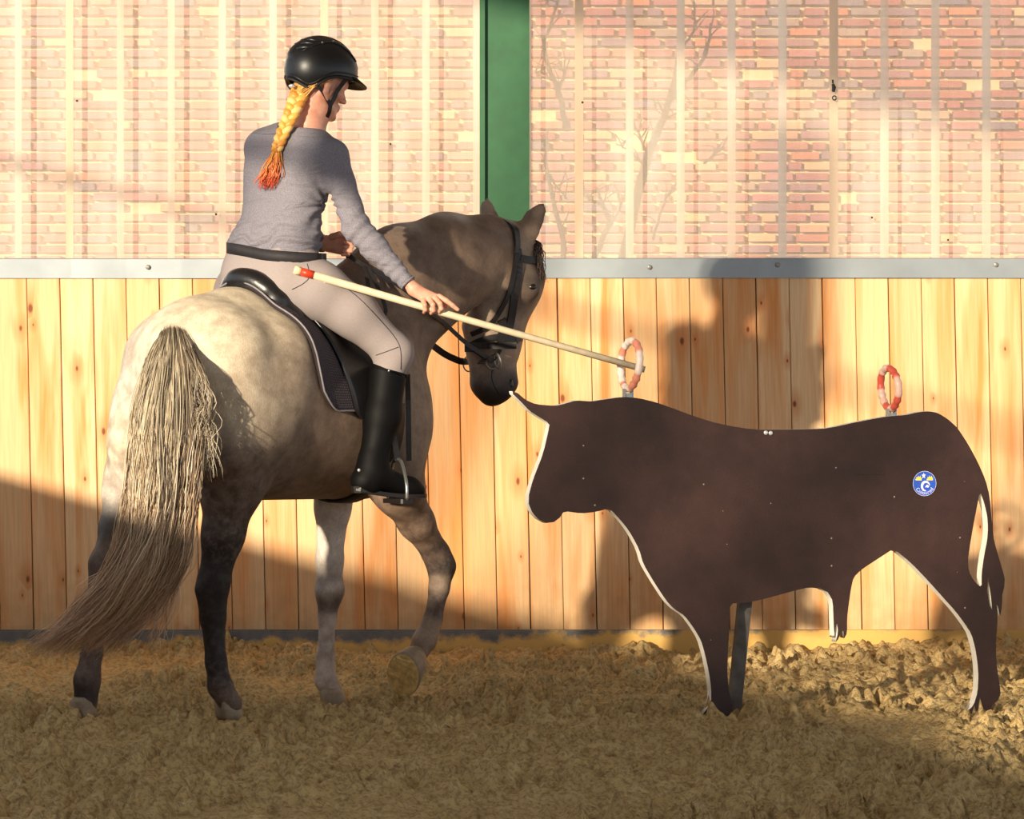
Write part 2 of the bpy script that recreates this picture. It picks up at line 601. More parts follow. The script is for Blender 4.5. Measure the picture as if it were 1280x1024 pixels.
def field(prims, h, pad=0.06, lo=None, hi=None):
    if lo is None:
        bs = [prim_box(p, pad) for p in prims]
        lo = np.min([b[0] for b in bs], axis=0)
        hi = np.max([b[1] for b in bs], axis=0)
    lo, hi = np.array(lo, dtype=np.float64), np.array(hi, dtype=np.float64)
    n = np.ceil((hi - lo) / h).astype(int) + 1
    F = np.full(n, 0.5, dtype=np.float32)
    for p in prims:
        k = p[5] if p[0] == 'c' else p[3]
        a, b = prim_box(p, k + 3 * h)
        i0 = np.clip(np.floor((a - lo) / h).astype(int), 0, n)
        i1 = np.clip(np.ceil((b - lo) / h).astype(int) + 1, 0, n)
        if np.any(i1 <= i0):
            continue
        g = np.meshgrid(*[lo[d] + h * np.arange(i0[d], i1[d]) for d in range(3)], indexing='ij')
        d = prim_dist(p, np.stack(g, -1)).astype(np.float32)
        sl = tuple(slice(i0[d_], i1[d_]) for d_ in range(3))
        o = F[sl]
        hh = np.maximum(k - np.abs(o - d), 0) / k
        F[sl] = np.minimum(o, d) - hh * hh * k * 0.25
    return F, lo, h


def halfspace(F, lo, h, pt, n, k=0.0):
    """keep the side where (x-pt).n < 0"""
    n = np.array(Vector(n).normalized())
    pt = np.array(pt)
    g = [lo[d] + h * np.arange(F.shape[d]) for d in range(3)]
    d = ((g[0] - pt[0]) * n[0])[:, None, None] + ((g[1] - pt[1]) * n[1])[None, :, None] + ((g[2] - pt[2]) * n[2])[None, None, :]
    return np.maximum(F, d.astype(np.float32))


def nets(F, lo, h):
    """naive surface nets"""
    ins = F < 0
    c = np.zeros(tuple(s - 1 for s in F.shape), dtype=np.int8)
    offs = [(i, j, k) for i in (0, 1) for j in (0, 1) for k in (0, 1)]
    sx, sy, sz = c.shape
    for (i, j, k) in offs:
        c += ins[i:i + sx, j:j + sy, k:k + sz]
    act = (c > 0) & (c < 8)
    idx = np.argwhere(act)
    vid = np.full(c.shape, -1, dtype=np.int64)
    vid[act] = np.arange(len(idx))
    vals = np.stack([F[idx[:, 0] + i, idx[:, 1] + j, idx[:, 2] + k] for (i, j, k) in offs], 1)
    pos = np.zeros((len(idx), 3))
    cnt = np.zeros(len(idx))
    for a in range(8):
        for b in range(a + 1, 8):
            da = np.array(offs[b]) - np.array(offs[a])
            if np.abs(da).sum() != 1:
                continue
            va, vb = vals[:, a], vals[:, b]
            x = (va < 0) != (vb < 0)
            t = np.where(x, va / np.where(x, va - vb, 1), 0)
            pos += np.where(x[:, None], np.array(offs[a])[None] + t[:, None] * da[None], 0)
            cnt += x
    pos = (idx + pos / np.maximum(cnt, 1)[:, None]) * h + lo
    quads = []
    for ax in range(3):
        o1, o2 = [(1, 2), (2, 0), (0, 1)][ax]
        a = ins[tuple(slice(0, -1) if d == ax else slice(None) for d in range(3))]
        b = ins[tuple(slice(1, None) if d == ax else slice(None) for d in range(3))]
        e = np.argwhere(a != b)
        ok = (e[:, o1] > 0) & (e[:, o2] > 0) & (e[:, o1] < c.shape[o1]) & (e[:, o2] < c.shape[o2])
        e = e[ok]
        flip = a[e[:, 0], e[:, 1], e[:, 2]]
        q = []
        for d1, d2 in ((-1, -1), (0, -1), (0, 0), (-1, 0)):
            m = e.copy()
            m[:, o1] += d1
            m[:, o2] += d2
            q.append(vid[m[:, 0], m[:, 1], m[:, 2]])
        q = np.stack(q, 1)
        q[~flip] = q[~flip][:, ::-1]
        quads.append(q)
    return pos, np.concatenate(quads)


def nets_mesh(name, parts):
    """parts: list of (F, lo, h) joined into one mesh"""
    V, Q, b = [], [], 0
    for p in parts:
        v, q = nets(*p)
        V.append(v)
        Q.append(q + b)
        b += len(v)
    V, Q = np.concatenate(V), np.concatenate(Q)
    me = bpy.data.meshes.new(name)
    me.vertices.add(len(V))
    me.vertices.foreach_set('co', V.astype(np.float32).ravel())
    me.loops.add(Q.size)
    me.loops.foreach_set('vertex_index', Q.astype(np.int32).ravel())
    me.polygons.add(len(Q))
    me.polygons.foreach_set('loop_start', np.arange(0, Q.size, 4, dtype=np.int32))
    me.polygons.foreach_set('use_smooth', np.ones(len(Q), dtype=bool))
    me.update(calc_edges=True)
    me.validate()
    return me, V, Q


def vnoise(x, y, seed=0):
    """smooth lattice noise in [-1, 1]"""
    xi, yi = np.floor(x).astype(np.int64), np.floor(y).astype(np.int64)
    fx, fy = x - xi, y - yi
    u, v = fx * fx * fx * (fx * (fx * 6 - 15) + 10), fy * fy * fy * (fy * (fy * 6 - 15) + 10)

    def hsh(i, j):
        a = (i * 374761393 + j * 668265263 + seed * 982451653) & 0x7fffffff
        a = ((a ^ (a >> 13)) * 1274126177) & 0x7fffffff
        a = a ^ (a >> 16)
        return (a & 0xffff) / 32767.5 - 1
    return (hsh(xi, yi) * (1 - u) + hsh(xi + 1, yi) * u) * (1 - v) + (hsh(xi, yi + 1) * (1 - u) + hsh(xi + 1, yi + 1) * u) * v

# ================================================================== SETTING
WALL_Y = 3.05            # face of the planks
WS = (WALL_Y - CAM_Y) / FPX


def wx(px):
    return (px - 640) * WS


# ---- sand floor: one fine patch around the riding track, coarse beyond
def sand_height(x, y):
    h = 0.016 * vnoise(x * 1.3, y * 1.3, 1) + 0.012 * vnoise(x * 4.1, y * 3.7, 2)
    n1, n2 = vnoise(x * 9, y * 8, 3), vnoise(x * 17 + 3, y * 15, 4)
    n3, n4 = vnoise(x * 31 + 9, y * 27, 5), vnoise(x * 52, y * 46 + 5, 6)
    gate = np.clip(0.75 + 0.6 * vnoise(x * 2.3, y * 2.0, 7), 0.3, 1.3)
    clod = 0.044 * np.maximum(0, n2 - 0.15) + 0.052 * np.maximum(0, n3 - 0.14) + 0.034 * np.maximum(0, n4 - 0.12)
    pit = 0.050 * np.maximum(0, n1 - 0.35) + 0.040 * np.maximum(0, -n3 - 0.35)
    h = h + (clod - pit) * gate + 0.010 * n1 + 0.006 * n2 - 0.016
    h += 0.026 * np.exp(-((x + 1.25) / 0.5) ** 2 - ((y + 0.36) / 0.45) ** 2) - 0.024 * np.exp(-((x + 0.64) / 0.3) ** 2 - ((y - 0.42) / 0.35) ** 2)
    # sand banked against the kerb, more towards the right
    h += np.clip((y - 2.75) / 0.3, 0, 1) ** 2 * (0.012 + 0.028 * np.clip((x - 0.6) / 1.0, 0, 1))
    return h


def axis(lo, a, step, b, hi):
    fine = np.arange(a, b + 1e-6, step)
    left = a - np.geomspace(0.08, a - lo, 14)[::-1]
    right = b + np.geomspace(0.08, hi - b, 14)
    return np.concatenate([left, fine, right])


gx = axis(-9.0, -2.5, 0.0115, 2.5, 9.0)
fy_ = np.arange(-2.7, 3.02, 0.0135)
gy = np.concatenate([-2.7 - np.geomspace(0.08, 12.3, 16)[::-1], fy_, [3.04, 3.2, 3.6]])
GX, GY = np.meshgrid(gx, gy, indexing='ij')
GZ = sand_height(GX, GY)
for (hx, hy) in ((-1.02, -0.36), (-1.486, -0.39), (-0.655, 0.41), (0.74, -0.12), (1.73, 0.14)):   # sand pushed down and up around the feet
    d2 = (GX - hx) ** 2 + (GY - hy) ** 2
    pass
nx_, ny_ = GX.shape
ii = np.arange(nx_ * ny_).reshape(nx_, ny_)
Q = np.stack([ii[:-1, :-1], ii[1:, :-1], ii[1:, 1:], ii[:-1, 1:]], -1).reshape(-1, 4)
me = bpy.data.meshes.new('floor')
me.vertices.add(nx_ * ny_)
me.vertices.foreach_set('co', np.stack([GX, GY, GZ], -1).astype(np.float32).ravel())
me.loops.add(Q.size)
me.loops.foreach_set('vertex_index', Q.astype(np.int32).ravel())
me.polygons.add(len(Q))
me.polygons.foreach_set('loop_start', np.arange(0, Q.size, 4, dtype=np.int32))
me.polygons.foreach_set('use_smooth', np.ones(len(Q), dtype=bool))
me.update(calc_edges=True)
floor = link('floor', me, M['sand'])
tag(floor, 'churned yellow-brown riding sand of the arena', kind='structure')


def sandz(x, y):
    return float(sand_height(np.array([[x]]), np.array([[y]]))[0, 0])


# ---- plank wall
mb = MB()
mb.box((0, WALL_Y + 0.045, 0.86), 18, 0.03, 1.66)
wall_back = mb.build('wall_back', M['gap'])
tag(wall_back, 'arena kickboard wall of upright pine planks', kind='structure')
PW = 41.42 * WS
mb = MB()
mb.box((0, 0, 0), PW - 0.0035, 0.026, 1.66, ch=0.003)
plank_proto = mb.build('plank', M['wood'], wall_back)
x_first = wx(33.5)
lean = RAD(1.15)
k = 0
for i in range(-7, 38):
    o = plank_proto if k == 0 else plank_proto.copy()
    if k:
        COL.objects.link(o)
    k += 1
    # top edge x, measured on the photograph, leaning slightly to the right at the foot
    x = x_first + (i - 0.5) * PW + 0.5 * 1.6 * math.tan(lean)
    o.location = (x, WALL_Y + 0.013 + random.uniform(-0.0018, 0.0018), 0.87)
    o.rotation_euler = (0, -lean + random.uniform(-0.0012, 0.0012), random.uniform(-0.006, 0.006))

# ---- kerb under the planks
mb = MB()
mb.box((0, WALL_Y - 0.005, 0.028), 18, 0.07, 0.128)
tag(mb.build('baseboard_back', M['kerb']), 'grey kerb strip caked with sand at the foot of the planks', kind='structure')

# ---- galvanised rail on top of the planks
z0, z1 = P(0, 347.5, WALL_Y - 0.03).z, P(0, 322.5, WALL_Y - 0.03).z
prof = [(0.0, z0), (-0.003, z0), (-0.003, z1 - 0.004), (0.0, z1), (0.06, z1), (0.06, z1 - 0.004), (0.002, z1 - 0.004)]
yb = WALL_Y - 0.012
rail_v, rail_f = [], []
for x in np.linspace(-9, 9, 73):
    wob = 0.0035 * math.sin(x * 2.7) + 0.002 * math.sin(x * 6.1 + 1)
    for (dy, z) in prof:
        rail_v.append((x, yb + dy + (wob if dy < 0.01 else 0), z + 0.0012 * math.sin(x * 1.3)))
npf = len(prof)
for i in range(72):
    for j in range(npf):
        j2 = (j + 1) % npf
        rail_f.append((i * npf + j, i * npf + j2, (i + 1) * npf + j2, (i + 1) * npf + j))
mb = MB()
mb.add(rail_v, rail_f)
trim = mb.build('trim_1', M['zinc'])
tag(trim, 'galvanised steel rail capping the planks', kind='structure')
mb = MB()
mb.ball((0, 0, 0), 0.011, 0.006, 0.011, seg=10, ring=6)
scr = mb.build('screw', M['tooth'], trim)
for k, px in enumerate((972, 812, 495, 185, 1245)):
    o = scr if k == 0 else scr.copy()
    if k:
        COL.objects.link(o)
    o.location = P(px, 331 + (k % 2) * 3, yb - 0.007)

# ---- clear corrugated sheets above, with the brick building behind
sheets = empty('wall_upper', (0, WALL_Y + 0.08, 1.7))
tag(sheets, 'clear corrugated plastic sheeting above the rail', kind='structure')
SY = WALL_Y + 0.10
SS = (SY - CAM_Y) / FPX
pitch = 63.6 * SS
dep = 0.030


def sheet_mesh(nr):
    xs, ys = [], []
    for r in range(nr):
        b = r * pitch
        xs += [b, b + 9.5 * SS, b + 21 * SS, b + 27 * SS]
        ys += [0, -dep, -dep, 0]
    xs += [nr * pitch, nr * pitch + 10.5 * SS]
    ys += [0, -dep - 0.002]
    v, f = [], []
    zs = (1.72, 2.5, 3.2, 3.86)
    for z in zs:
        for x, y in zip(xs, ys):
            v.append((x, y, z - 1.72))
    n = len(xs)
    for j in range(len(zs) - 1):
        for i in range(n - 1):
            f.append((j * n + i, j * n + i + 1, (j + 1) * n + i + 1, (j + 1) * n + i))
    return mesh_np('sheet', v, f)


sm = sheet_mesh(5)
sm.materials.append(M['sheet'])
for k in range(-2, 6):
    o = link('sheet', sm, None, sheets)
    o.location = ((19 + 63.6 * 1 - 640 + 63.6 * 5 * (k - 0)) * SS, SY - 0.004 * (k % 2), 1.72)
mb = MB()
mb.ball((0, 0, 0), 0.0052, 0.004, 0.0052, seg=8, ring=5)
s0 = mb.build('sheet_screw', M['strap'], sheets)
for k, (px, py) in enumerate(((96, 126), (728, 128), (270, 268), (1090, 272), (488, 180), (1185, 300))):
    o = s0 if k == 0 else s0.copy()
    if k:
        COL.objects.link(o)
    o.location = P(px, py, SY - dep - 0.006)
# little hook hanging on a lap
mb = MB()
mb.tube([P(1041, 100, SY - 0.045), P(1041, 104, SY - 0.05)], 0.004)
mb.tube([P(1041, 105, SY - 0.05), P(1042.5, 109, SY - 0.052), P(1041.5, 115, SY - 0.05)], [0.006, 0.010, 0.007])
mb.tube([P(1043 + 2.4 * math.cos(a), 122.5 + 2.6 * math.sin(a), SY - 0.05) for a in np.linspace(0, 6.0, 12)], 0.0028, 6)
tag(mb.build('sheet_hook', M['strap'], sheets))

# ---- green steel column
CY = WALL_Y + 0.045
xa, xb = P(599.5, 0, CY - 0.04).x, P(661.5, 0, CY).x
zt = 3.86
mb = MB()
mb.box(((xa + xb) / 2 + 0.004, CY, (1.1 + zt) / 2), xb - xa - 0.008, 0.012, zt - 1.1)
mb.box((xa + 0.012, CY - 0.014, (1.72 + zt) / 2), 0.024, 0.034, zt - 1.72)
mb.box((xb - 0.003, CY + 0.006, (1.1 + zt) / 2), 0.008, 0.03, zt - 1.1)
colm = mb.build('steel_column', M['green'])
tag(colm, 'green painted steel column between the clear sheets', kind='structure')
mb = MB()
mb.box(((xa + xb) / 2, CY - 0.09, 3.02), xb - xa - 0.03, 0.16, 0.03)
mb.build('stiffener_plate', M['green'], colm)

# ---- brick building behind the sheets
BY = 12.2
BS = (BY - CAM_Y) / FPX
mb = MB()
mb.box((0, BY + 0.13, 2.6), 16, 0.2, 5.2)
wall_out = mb.build('wall_outside', M['mortar'])
tag(wall_out, 'old red brick building with cream mortar, outside behind the sheets', kind='structure')
protos = []
for w in (0.20, 0.095, 0.15, 0.235):
    b = MB()
    b.box((0, 0, 0), w, 0.07, 0.051, ch=0.004)
    protos.append((w, b))
first = {}
rest = MB()
cells = []
cz = 1.93
row = 0
while cz < 4.55:
    x = -4.6 + random.uniform(0, 0.2)
    while x < 4.6:
        ki = random.choices((0, 1, 2, 3), (5, 3, 1, 2))[0]
        w = protos[ki][0]
        if random.random() > 0.015:
            cells.append((x + w / 2, cz + random.uniform(-0.004, 0.004), ki))
        x += w + random.uniform(0.016, 0.036)
    cz += 0.0752
    row += 1
cells.sort(key=lambda c: (abs(c[0] - 1.2) / 1.5) ** 2 + ((c[1] - 3.1)) ** 2)
for n, (x, z, ki) in enumerate(cells):
    yv = BY + random.uniform(-0.010, 0.004)
    if n < 296:
        if ki not in first:
            first[ki] = protos[ki][1].build('brick', M['brick'], wall_out)
            o = first[ki]
        else:
            o = first[ki].copy()
            COL.objects.link(o)
        o.location = (x, yv, z)
    else:
        rest.box((x, yv, z), protos[ki][0], 0.07, 0.051, ch=0.004)
o = rest.build('brickwork', M['brick'], wall_out)
tag(o, kind='stuff')

# ---- bare climbing shrub outside, seen dimly through the sheets
YB = 4.3
mb = MB()
brs = [[(706, 345), (703, 300), (690, 245), (682, 190), (684, 160)], [(711, 165), (704, 140), (697, 110), (684, 82), (681, 55), (692, 22), (700, -10)],
       [(740, 330), (760, 280), (752, 255), (745, 235)], [(775, 340), (806, 210), (820, 170), (835, 130), (850, 60), (852, 0)],
       [(815, 300), (832, 250), (848, 225)], [(811, 195), (795, 160), (790, 145)], [(828, 150), (848, 140), (866, 128)], [(880, 205), (895, 190), (905, 184)],
       [(690, 100), (676, 90), (668, 92)], [(697, 112), (705, 95), (703, 86)], [(760, 285), (775, 262), (772, 245)], [(683, 215), (700, 238), (710, 250)],
       [(835, 130), (858, 100), (880, 70), (890, 30)], [(853, 60), (866, 40), (868, 20)], [(806, 210), (790, 190), (770, 180)], [(752, 255), (738, 250), (725, 240)]]
for b in brs:
    pts = spline([P(x, y, YB + random.uniform(-0.05, 0.05)) for x, y in b], 14)
    r0 = 0.016 if len(b) > 3 else 0.008
    if b[0] == (775, 340):
        r0 = 0.026
    mb.tube([p + Vector((random.uniform(-1, 1), 0, random.uniform(-1, 1))) * 0.006 for p in pts], list(np.linspace(r0, r0 * 0.35, 14)), 6)
    for q in range(5):
        i = random.randint(3, 12)
        a = random.uniform(0, 6.28)
        e = pts[i] + Vector((math.cos(a) * 0.10, random.uniform(-0.04, 0.04), abs(math.sin(a)) * 0.12))
        mb.tube([pts[i], (pts[i] + e) / 2 + Vector((0.01, 0, 0.012)), e], [0.004, 0.003, 0.0015], 4)
for x in (706, 740, 775, 815):
    s = P(x, 335, YB)
    mb.tube([s, Vector((s.x + 0.03, YB, 0.8)), Vector((s.x * 0.92 + 0.02, YB, -0.05))], [0.014, 0.02, 0.026], 6)
sh = mb.build('bare_shrub', M['bark'])
tag(sh, 'bare leafless shrub outside behind the clear sheets, right of the green column', 'shrub')
mb = MB()
mb.box((0, 8.0, -0.06), 18, 9, 0.1)
tag(mb.build('ground_outside', M['timber']), 'ground strip outside', kind='structure')

# ---- the arena's left boundary, out of frame: solid kickboard, posts, a top rail; low sun comes over it
la, lb = Vector((-3.6 - 1.04 / 4.57 * 7.2, -4.4 + 7.2, 0)), Vector((-3.6 + 1.04 / 4.57 * 7.6, -4.4 - 7.6, 0))
ld = (lb - la).normalized()
LR = Matrix.Rotation(math.atan2(ld.y, ld.x), 3, 'Z')
LH_ = (lb - la).length
mb = MB()
mb.box((la + lb) / 2 + Vector((0, 0, 0.78)), LH_, 0.05, 1.64, LR)
wl = mb.build('wall_left', M['timber'])
tag(wl, kind='structure')
mb = MB()
mb.box((la + lb) / 2 + Vector((0, 0, 3.04)), LH_, 0.05, 0.045, LR)
mb.build('rail', M['timber'], wl)
# roof of the riding hall: open above the left kickboard, eaves low over the plank wall
mb = MB()
el_ = lambda y: -3.6 - (y + 4.4) * 1.04 / 4.57
rv = []
for y, z in ((3.35, 3.90), (-1.0, 4.36), (-13.0, 4.36)):
    rv += [(el_(y), y, z), (9.0, y, z), (9.0, y, z + 0.08), (el_(y), y, z + 0.08)]
rf_ = [(0, 1, 2, 3), (8, 11, 10, 9)]
for i in (0, 4):
    for k in range(4):
        rf_.append((i + k, i + (k + 1) % 4, i + 4 + (k + 1) % 4, i + 4 + k))
mb.add(rv, rf_)
tag(mb.build('ceiling', M['roof']), 'roof of the riding hall', kind='structure')
# slim unseen trunks added upstream of the sun to band the light
gro = bpy.data.objects['ground_outside']
pe = Vector((1, -0.556, 0)).normalized()
for k, (sx, rr_, ln_) in enumerate(((-2.3, .085, .30), (-1.60, .07, .40), (.42, .10, .44), (1.15, .09, .50), (1.95, .10, .42))):
    c = Vector((sx - 0.556 * 16, -16, 0))
    mb = MB()
    mb.tube([c + pe * (z - 4.3) * ln_ + Vector((0, 0, z)) + pe * 0.06 * math.sin(z * 1.3 + k) for z in (0, 1.2, 2.4, 3.6, 4.8, 6.0, 7.2, 8.4)], [rr_ * 1.15, rr_ * 1.1, rr_ * 1.05, rr_, rr_, rr_ * .9, rr_ * .7, rr_ * .4], 8)
    mb.build('trunk', M['bark'], gro)
# unseen panel added above the rail to shade the planks and the horse's neck
sc0 = Vector((-0.445 - 0.556 * 5.34, -5.34, 3.58))
mb = MB()
mb.box(sc0, 0.46, 0.03, 1.24, LR)
mb.build('board', M['timber'], wl)
post = None
mb = MB()
mb.box((0, 0, 0), 0.07, 0.07, 3.1, LR)
post = mb.build('post', M['timber'], wl)
for k, t in enumerate((0.05, 0.93)):
    o = post if k == 0 else post.copy()
    if k:
        COL.objects.link(o)
    o.location = la + (lb - la) * t + Vector((0, 0, 1.5))

# ================================================================== BULL TARGET
BA = RAD(15)
BU = Vector((math.cos(BA), math.sin(BA), 0))
BN = Vector((math.sin(BA), -math.cos(BA), 0))       # face towards the rider and camera
B0 = P(897, 897, -0.13)
BT = 0.046


def onb(px, py, off=0.0):
    """(u, z) on the board's face where the photo shows (px, py)"""
    d = Vector(((px - 640) / FPX, 1.0, (HOR - py) / FPX))
    o = Vector((0, CAM_Y, CAM_Z))
    q = B0 + BN * off
    t = (q - o).dot(BN) / d.dot(BN)
    p = o + d * t
    return (p - B0).dot(BU), p.z


def bw(u, z, off=0.0):
    return Vector((B0.x, B0.y, 0)) + BU * u + BN * off + Vector((0, 0, z))


W = 5.0
outline = [(639, 489), (645, 489.5), (657, 500), (670, 505.5), (695, 507.5), (707, 504.5), (720, 500.5), (740, 502), (755, 499.5), (780, 496), (800, 498), (820, 503), (840, 510), (865, 519.5),
           (890, 527.5), (910, 532), (940, 537), (985, 537), (1030, 536), (1040, 534.5), (1060, 530), (1090, 524), (1110, 520.5), (1132, 519), (1147, 515.5), (1160, 514), (1172, 516),
           (1185, 524), (1197, 535), (1210, 555), (1222, 577), (1232, 600), (1237, 620), (1240, 655), (1243, 678), (1250, 702), (1256, 722), (1256, 732), (1253, 740), (1252.5, 758), (1250, 772),
           (1247.5, 760), (1245.5, 752), (1247, 772), (1246.5, 785), (1245, 800), (1245, 820), (1247, 840), (1251, 865), (1250, 874), (1241, 879), (1240, 888), (1225, 892), (1207, 891),
           (1212 + W, 882), (1217 + W, 865), (1218 + W, 845), (1217 + W, 830), (1214 + W, 810), (1209 + W, 792), (1201 + W, 780), (1190 + W, 765), (1172 + W, 745), (1155 + W, 726), (1135 + W - 1, 704), (1117, 686),
           (1100, 697), (1077, 712), (1067, 722), (1064, 735), (1061, 755), (1059, 772), (1059, 790), (1056, 801), (1053.5, 786), (1049, 797), (1044, 806), (1047.5, 790), (1046, 777), (1042, 797), (1038 + W, 797),
           (1037 + W, 780), (1036 + W, 752), (1032 + W, 742), (1024 + W - 1, 736), (1010, 734.5), (995, 738), (955, 749), (932, 754), (912, 754.5), (912, 780), (910, 815), (909, 840), (912, 870), (917, 886),
           (910, 896), (902, 902), (895, 896), (887, 890), (881, 891), (876, 897), (884 + W, 878), (884 + W, 860), (881 + W, 840), (876 + W, 817), (871 + W, 800), (862 + W, 785), (851 + W, 770), (837 + W, 761),
           (827 + W, 750), (812 + W, 727), (799 + W, 705), (794 + W, 687), (785 + W, 670), (780 + W, 662), (772 + W, 652), (757 + W, 635.5), (745, 640), (727, 642), (705, 639), (701, 646), (695, 652), (685, 655),
           (672 + 3, 651), (661 + W, 642), (656 + W, 632), (655 + W, 623), (661 + W, 600), (674 + W, 567), (684 + 3, 532), (682 + W - 1, 529), (670 + W, 522), (657 + W, 514), (645 + W, 501), (639 + W - 2, 494)]
hole = [(1222 + 3, 614), (1220, 640), (1217, 655), (1212, 685), (1210, 700), (1211, 714), (1217, 726), (1225 + 2, 735), (1222 + W, 717), (1225 + W, 695), (1229 + W, 675), (1230 + W, 660), (1229 + W, 645), (1226 + W - 1, 628)]
slit = [(1235, 722), (1234, 738), (1237, 757), (1240, 762), (1238.5, 745)]


def board_mesh():
    cu = bpy.data.curves.new('board', 'CURVE')
    cu.dimensions = '2D'
    cu.fill_mode = 'BOTH'
    cu.extrude = BT / 2
    for loop in (outline, hole, slit):
        uv = [onb(x, y) for x, y in loop]
        if loop is not slit:
            for _ in range(1):
                uv2 = []
                for a, b in zip(uv, uv[1:] + uv[:1]):        # corner rounding of long runs
                    if math.hypot(a[0] - b[0], a[1] - b[1]) > 0.035:
                        uv2 += [(a[0] * 0.8 + b[0] * 0.2, a[1] * 0.8 + b[1] * 0.2), (a[0] * 0.2 + b[0] * 0.8, a[1] * 0.2 + b[1] * 0.8)]
                    else:
                        uv2 += [((a[0] * 0.75 + b[0] * 0.25), (a[1] * 0.75 + b[1] * 0.25))]
                uv = uv2
        sp = cu.splines.new('POLY')
        sp.points.add(len(uv) - 1)
        for p, (u, z) in zip(sp.points, uv):
            p.co = (u, z, 0, 1)
        sp.use_cyclic_u = True
    o = bpy.data.objects.new('tmp', cu)
    COL.objects.link(o)
    dg = bpy.context.evaluated_depsgraph_get()
    me = bpy.data.meshes.new_from_object(o.evaluated_get(dg))
    bpy.data.objects.remove(o)
    return me


bull = empty('bull_cutout', Vector((B0.x, B0.y, 0)) + BU * 0.3, 'flat dark brown bull silhouette board with white edges, standing on the sand facing the horse', 'cutout bull')
bme = board_mesh()
bme.materials.append(M['bull'])
bme.materials.append(M['white'])
for p in bme.polygons:
    p.material_index = 0 if abs(p.normal.z) > 0.7 else 1
for v in bme.vertices:
    v.co = bw(v.co.x, v.co.y, v.co.z - BT / 2)
bme.update()
bb = bmesh.new()
bb.from_mesh(bme)
bmesh.ops.recalc_face_normals(bb, faces=bb.faces)
bb.to_mesh(bme)
bb.free()
board = link('board', bme, None, bull)
# strut behind the foreleg
mb = MB()
for (pa, pb, w, off) in (((922, 745), (917, 884), 0.047, -0.16),):
    a = bw(*onb(*pa, off - 0.04), off + 0.08)
    b = bw(*onb(*pb, off), off)
    b.z = 0.0
    a.z += 0.12
    ax = (b - a).normalized()
    R = Matrix((BU, ax.cross(BU).normalized(), ax)).transposed()
    mb.box((a + b) / 2, w, 0.03, (b - a).length, R)
mb.build('support_strut', M['strut'], bull)
# hind strut hidden by the hind leg
mb = MB()
u, z = onb(1240, 760)
a, b = bw(u, 0.32, -BT - 0.02), bw(u, 0.0, -0.10)
ax = (b - a).normalized()
mb.box((a + b) / 2, 0.045, 0.03, (b - a).length, Matrix((BU, ax.cross(BU).normalized(), ax)).transposed())
mb.build('support_strut', M['strut'], bull)
# seam line scratch, bolts
for (px, py) in ((957, 541), (963, 541.5)):
    mb = MB()
    mb.ball(bw(*onb(px, py), 0.003), 0.0085, 0.004, 0.0085, Matrix((BU, BN, Vector((0, 0, 1)))).transposed(), 10, 6)
    mb.build('bolt', M['stud'], bull, True)
mb = MB()
a, b = onb(1070, 592.5), onb(1106, 594)
mb.box((bw(*a, 0.0005) + bw(*b, 0.0005)) / 2, (Vector(a) - Vector(b)).length, 0.001, 0.004, Matrix((BU, -BN, Vector((0, 0, 1)))).transposed())
mb.build('scratch', M['gap'], bull)

# sticker
SU, SZ = onb(1155.5, 604.5)
TR = Matrix((BU, Vector((0, 0, 1)), BN)).transposed()
SRAD = 15.6 * 12.1 / FPX


def disc(r0, r1, z, n=40):
    v, f = [], []
    for k in range(n):
        a = 2 * math.pi * k / n
        for r in (r0, r1):
            v.append(Vector((math.cos(a) * r, math.sin(a) * r, z)))
    for k in range(n):
        k2 = (k + 1) % n
        f.append((2 * k, 2 * k + 1, 2 * k2 + 1, 2 * k2))
    return v, f


def sticker_part(name, shapes, mat, parent, z):
    mb = MB()
    for v, f in shapes:
        mb.add([bw(SU + p[0], SZ + p[1], z) for p in v], f)
    return mb.build(name, mat, parent)


v, f = disc(0.0005, SRAD, 0)
stk = MB()
n = 40
top = [bw(SU + math.cos(2 * math.pi * k / n) * SRAD, SZ + math.sin(2 * math.pi * k / n) * SRAD, 0.0015) for k in range(n)]
bot = [p - BN * 0.0012 for p in top]
stk.add(top + bot, [tuple(range(n))] + [(k, (k + 1) % n, n + (k + 1) % n, n + k) for k in range(n)])
sticker = stk.build('sticker', M['blue'], bull)
tag(sticker, 'round blue sticker with yellow and white print')


def poly(pts):
    return [(x * SRAD, y * SRAD) for x, y in pts], [tuple(range(len(pts)))]


def crown(cx, cy, s):
    return poly([(cx + x * s, cy + y * s) for x, y in ((-1, -.6), (1, -.6), (.95, .1), (1.15, .25), (.6, .3), (.65, .95), (.15, .4), (-.2, .95), (-.35, .35), (-.95, .5), (-.7, .05), (-1.2, -.2))])


for cx in (-0.5, 0.46):
    sticker_part('crown_print', [crown(cx, 0.40, 0.25)], M['yellow'], sticker, 0.0022)
star = [(-0.08 + math.cos(a) * r, 0.62 + math.sin(a) * r * 1.3) for a, r in ((k * math.pi / 5 + math.pi / 2, 0.2 if k % 2 == 0 else 0.09) for k in range(10))]
sticker_part('figure_print', [poly(star)], M['pale'], sticker, 0.0022)
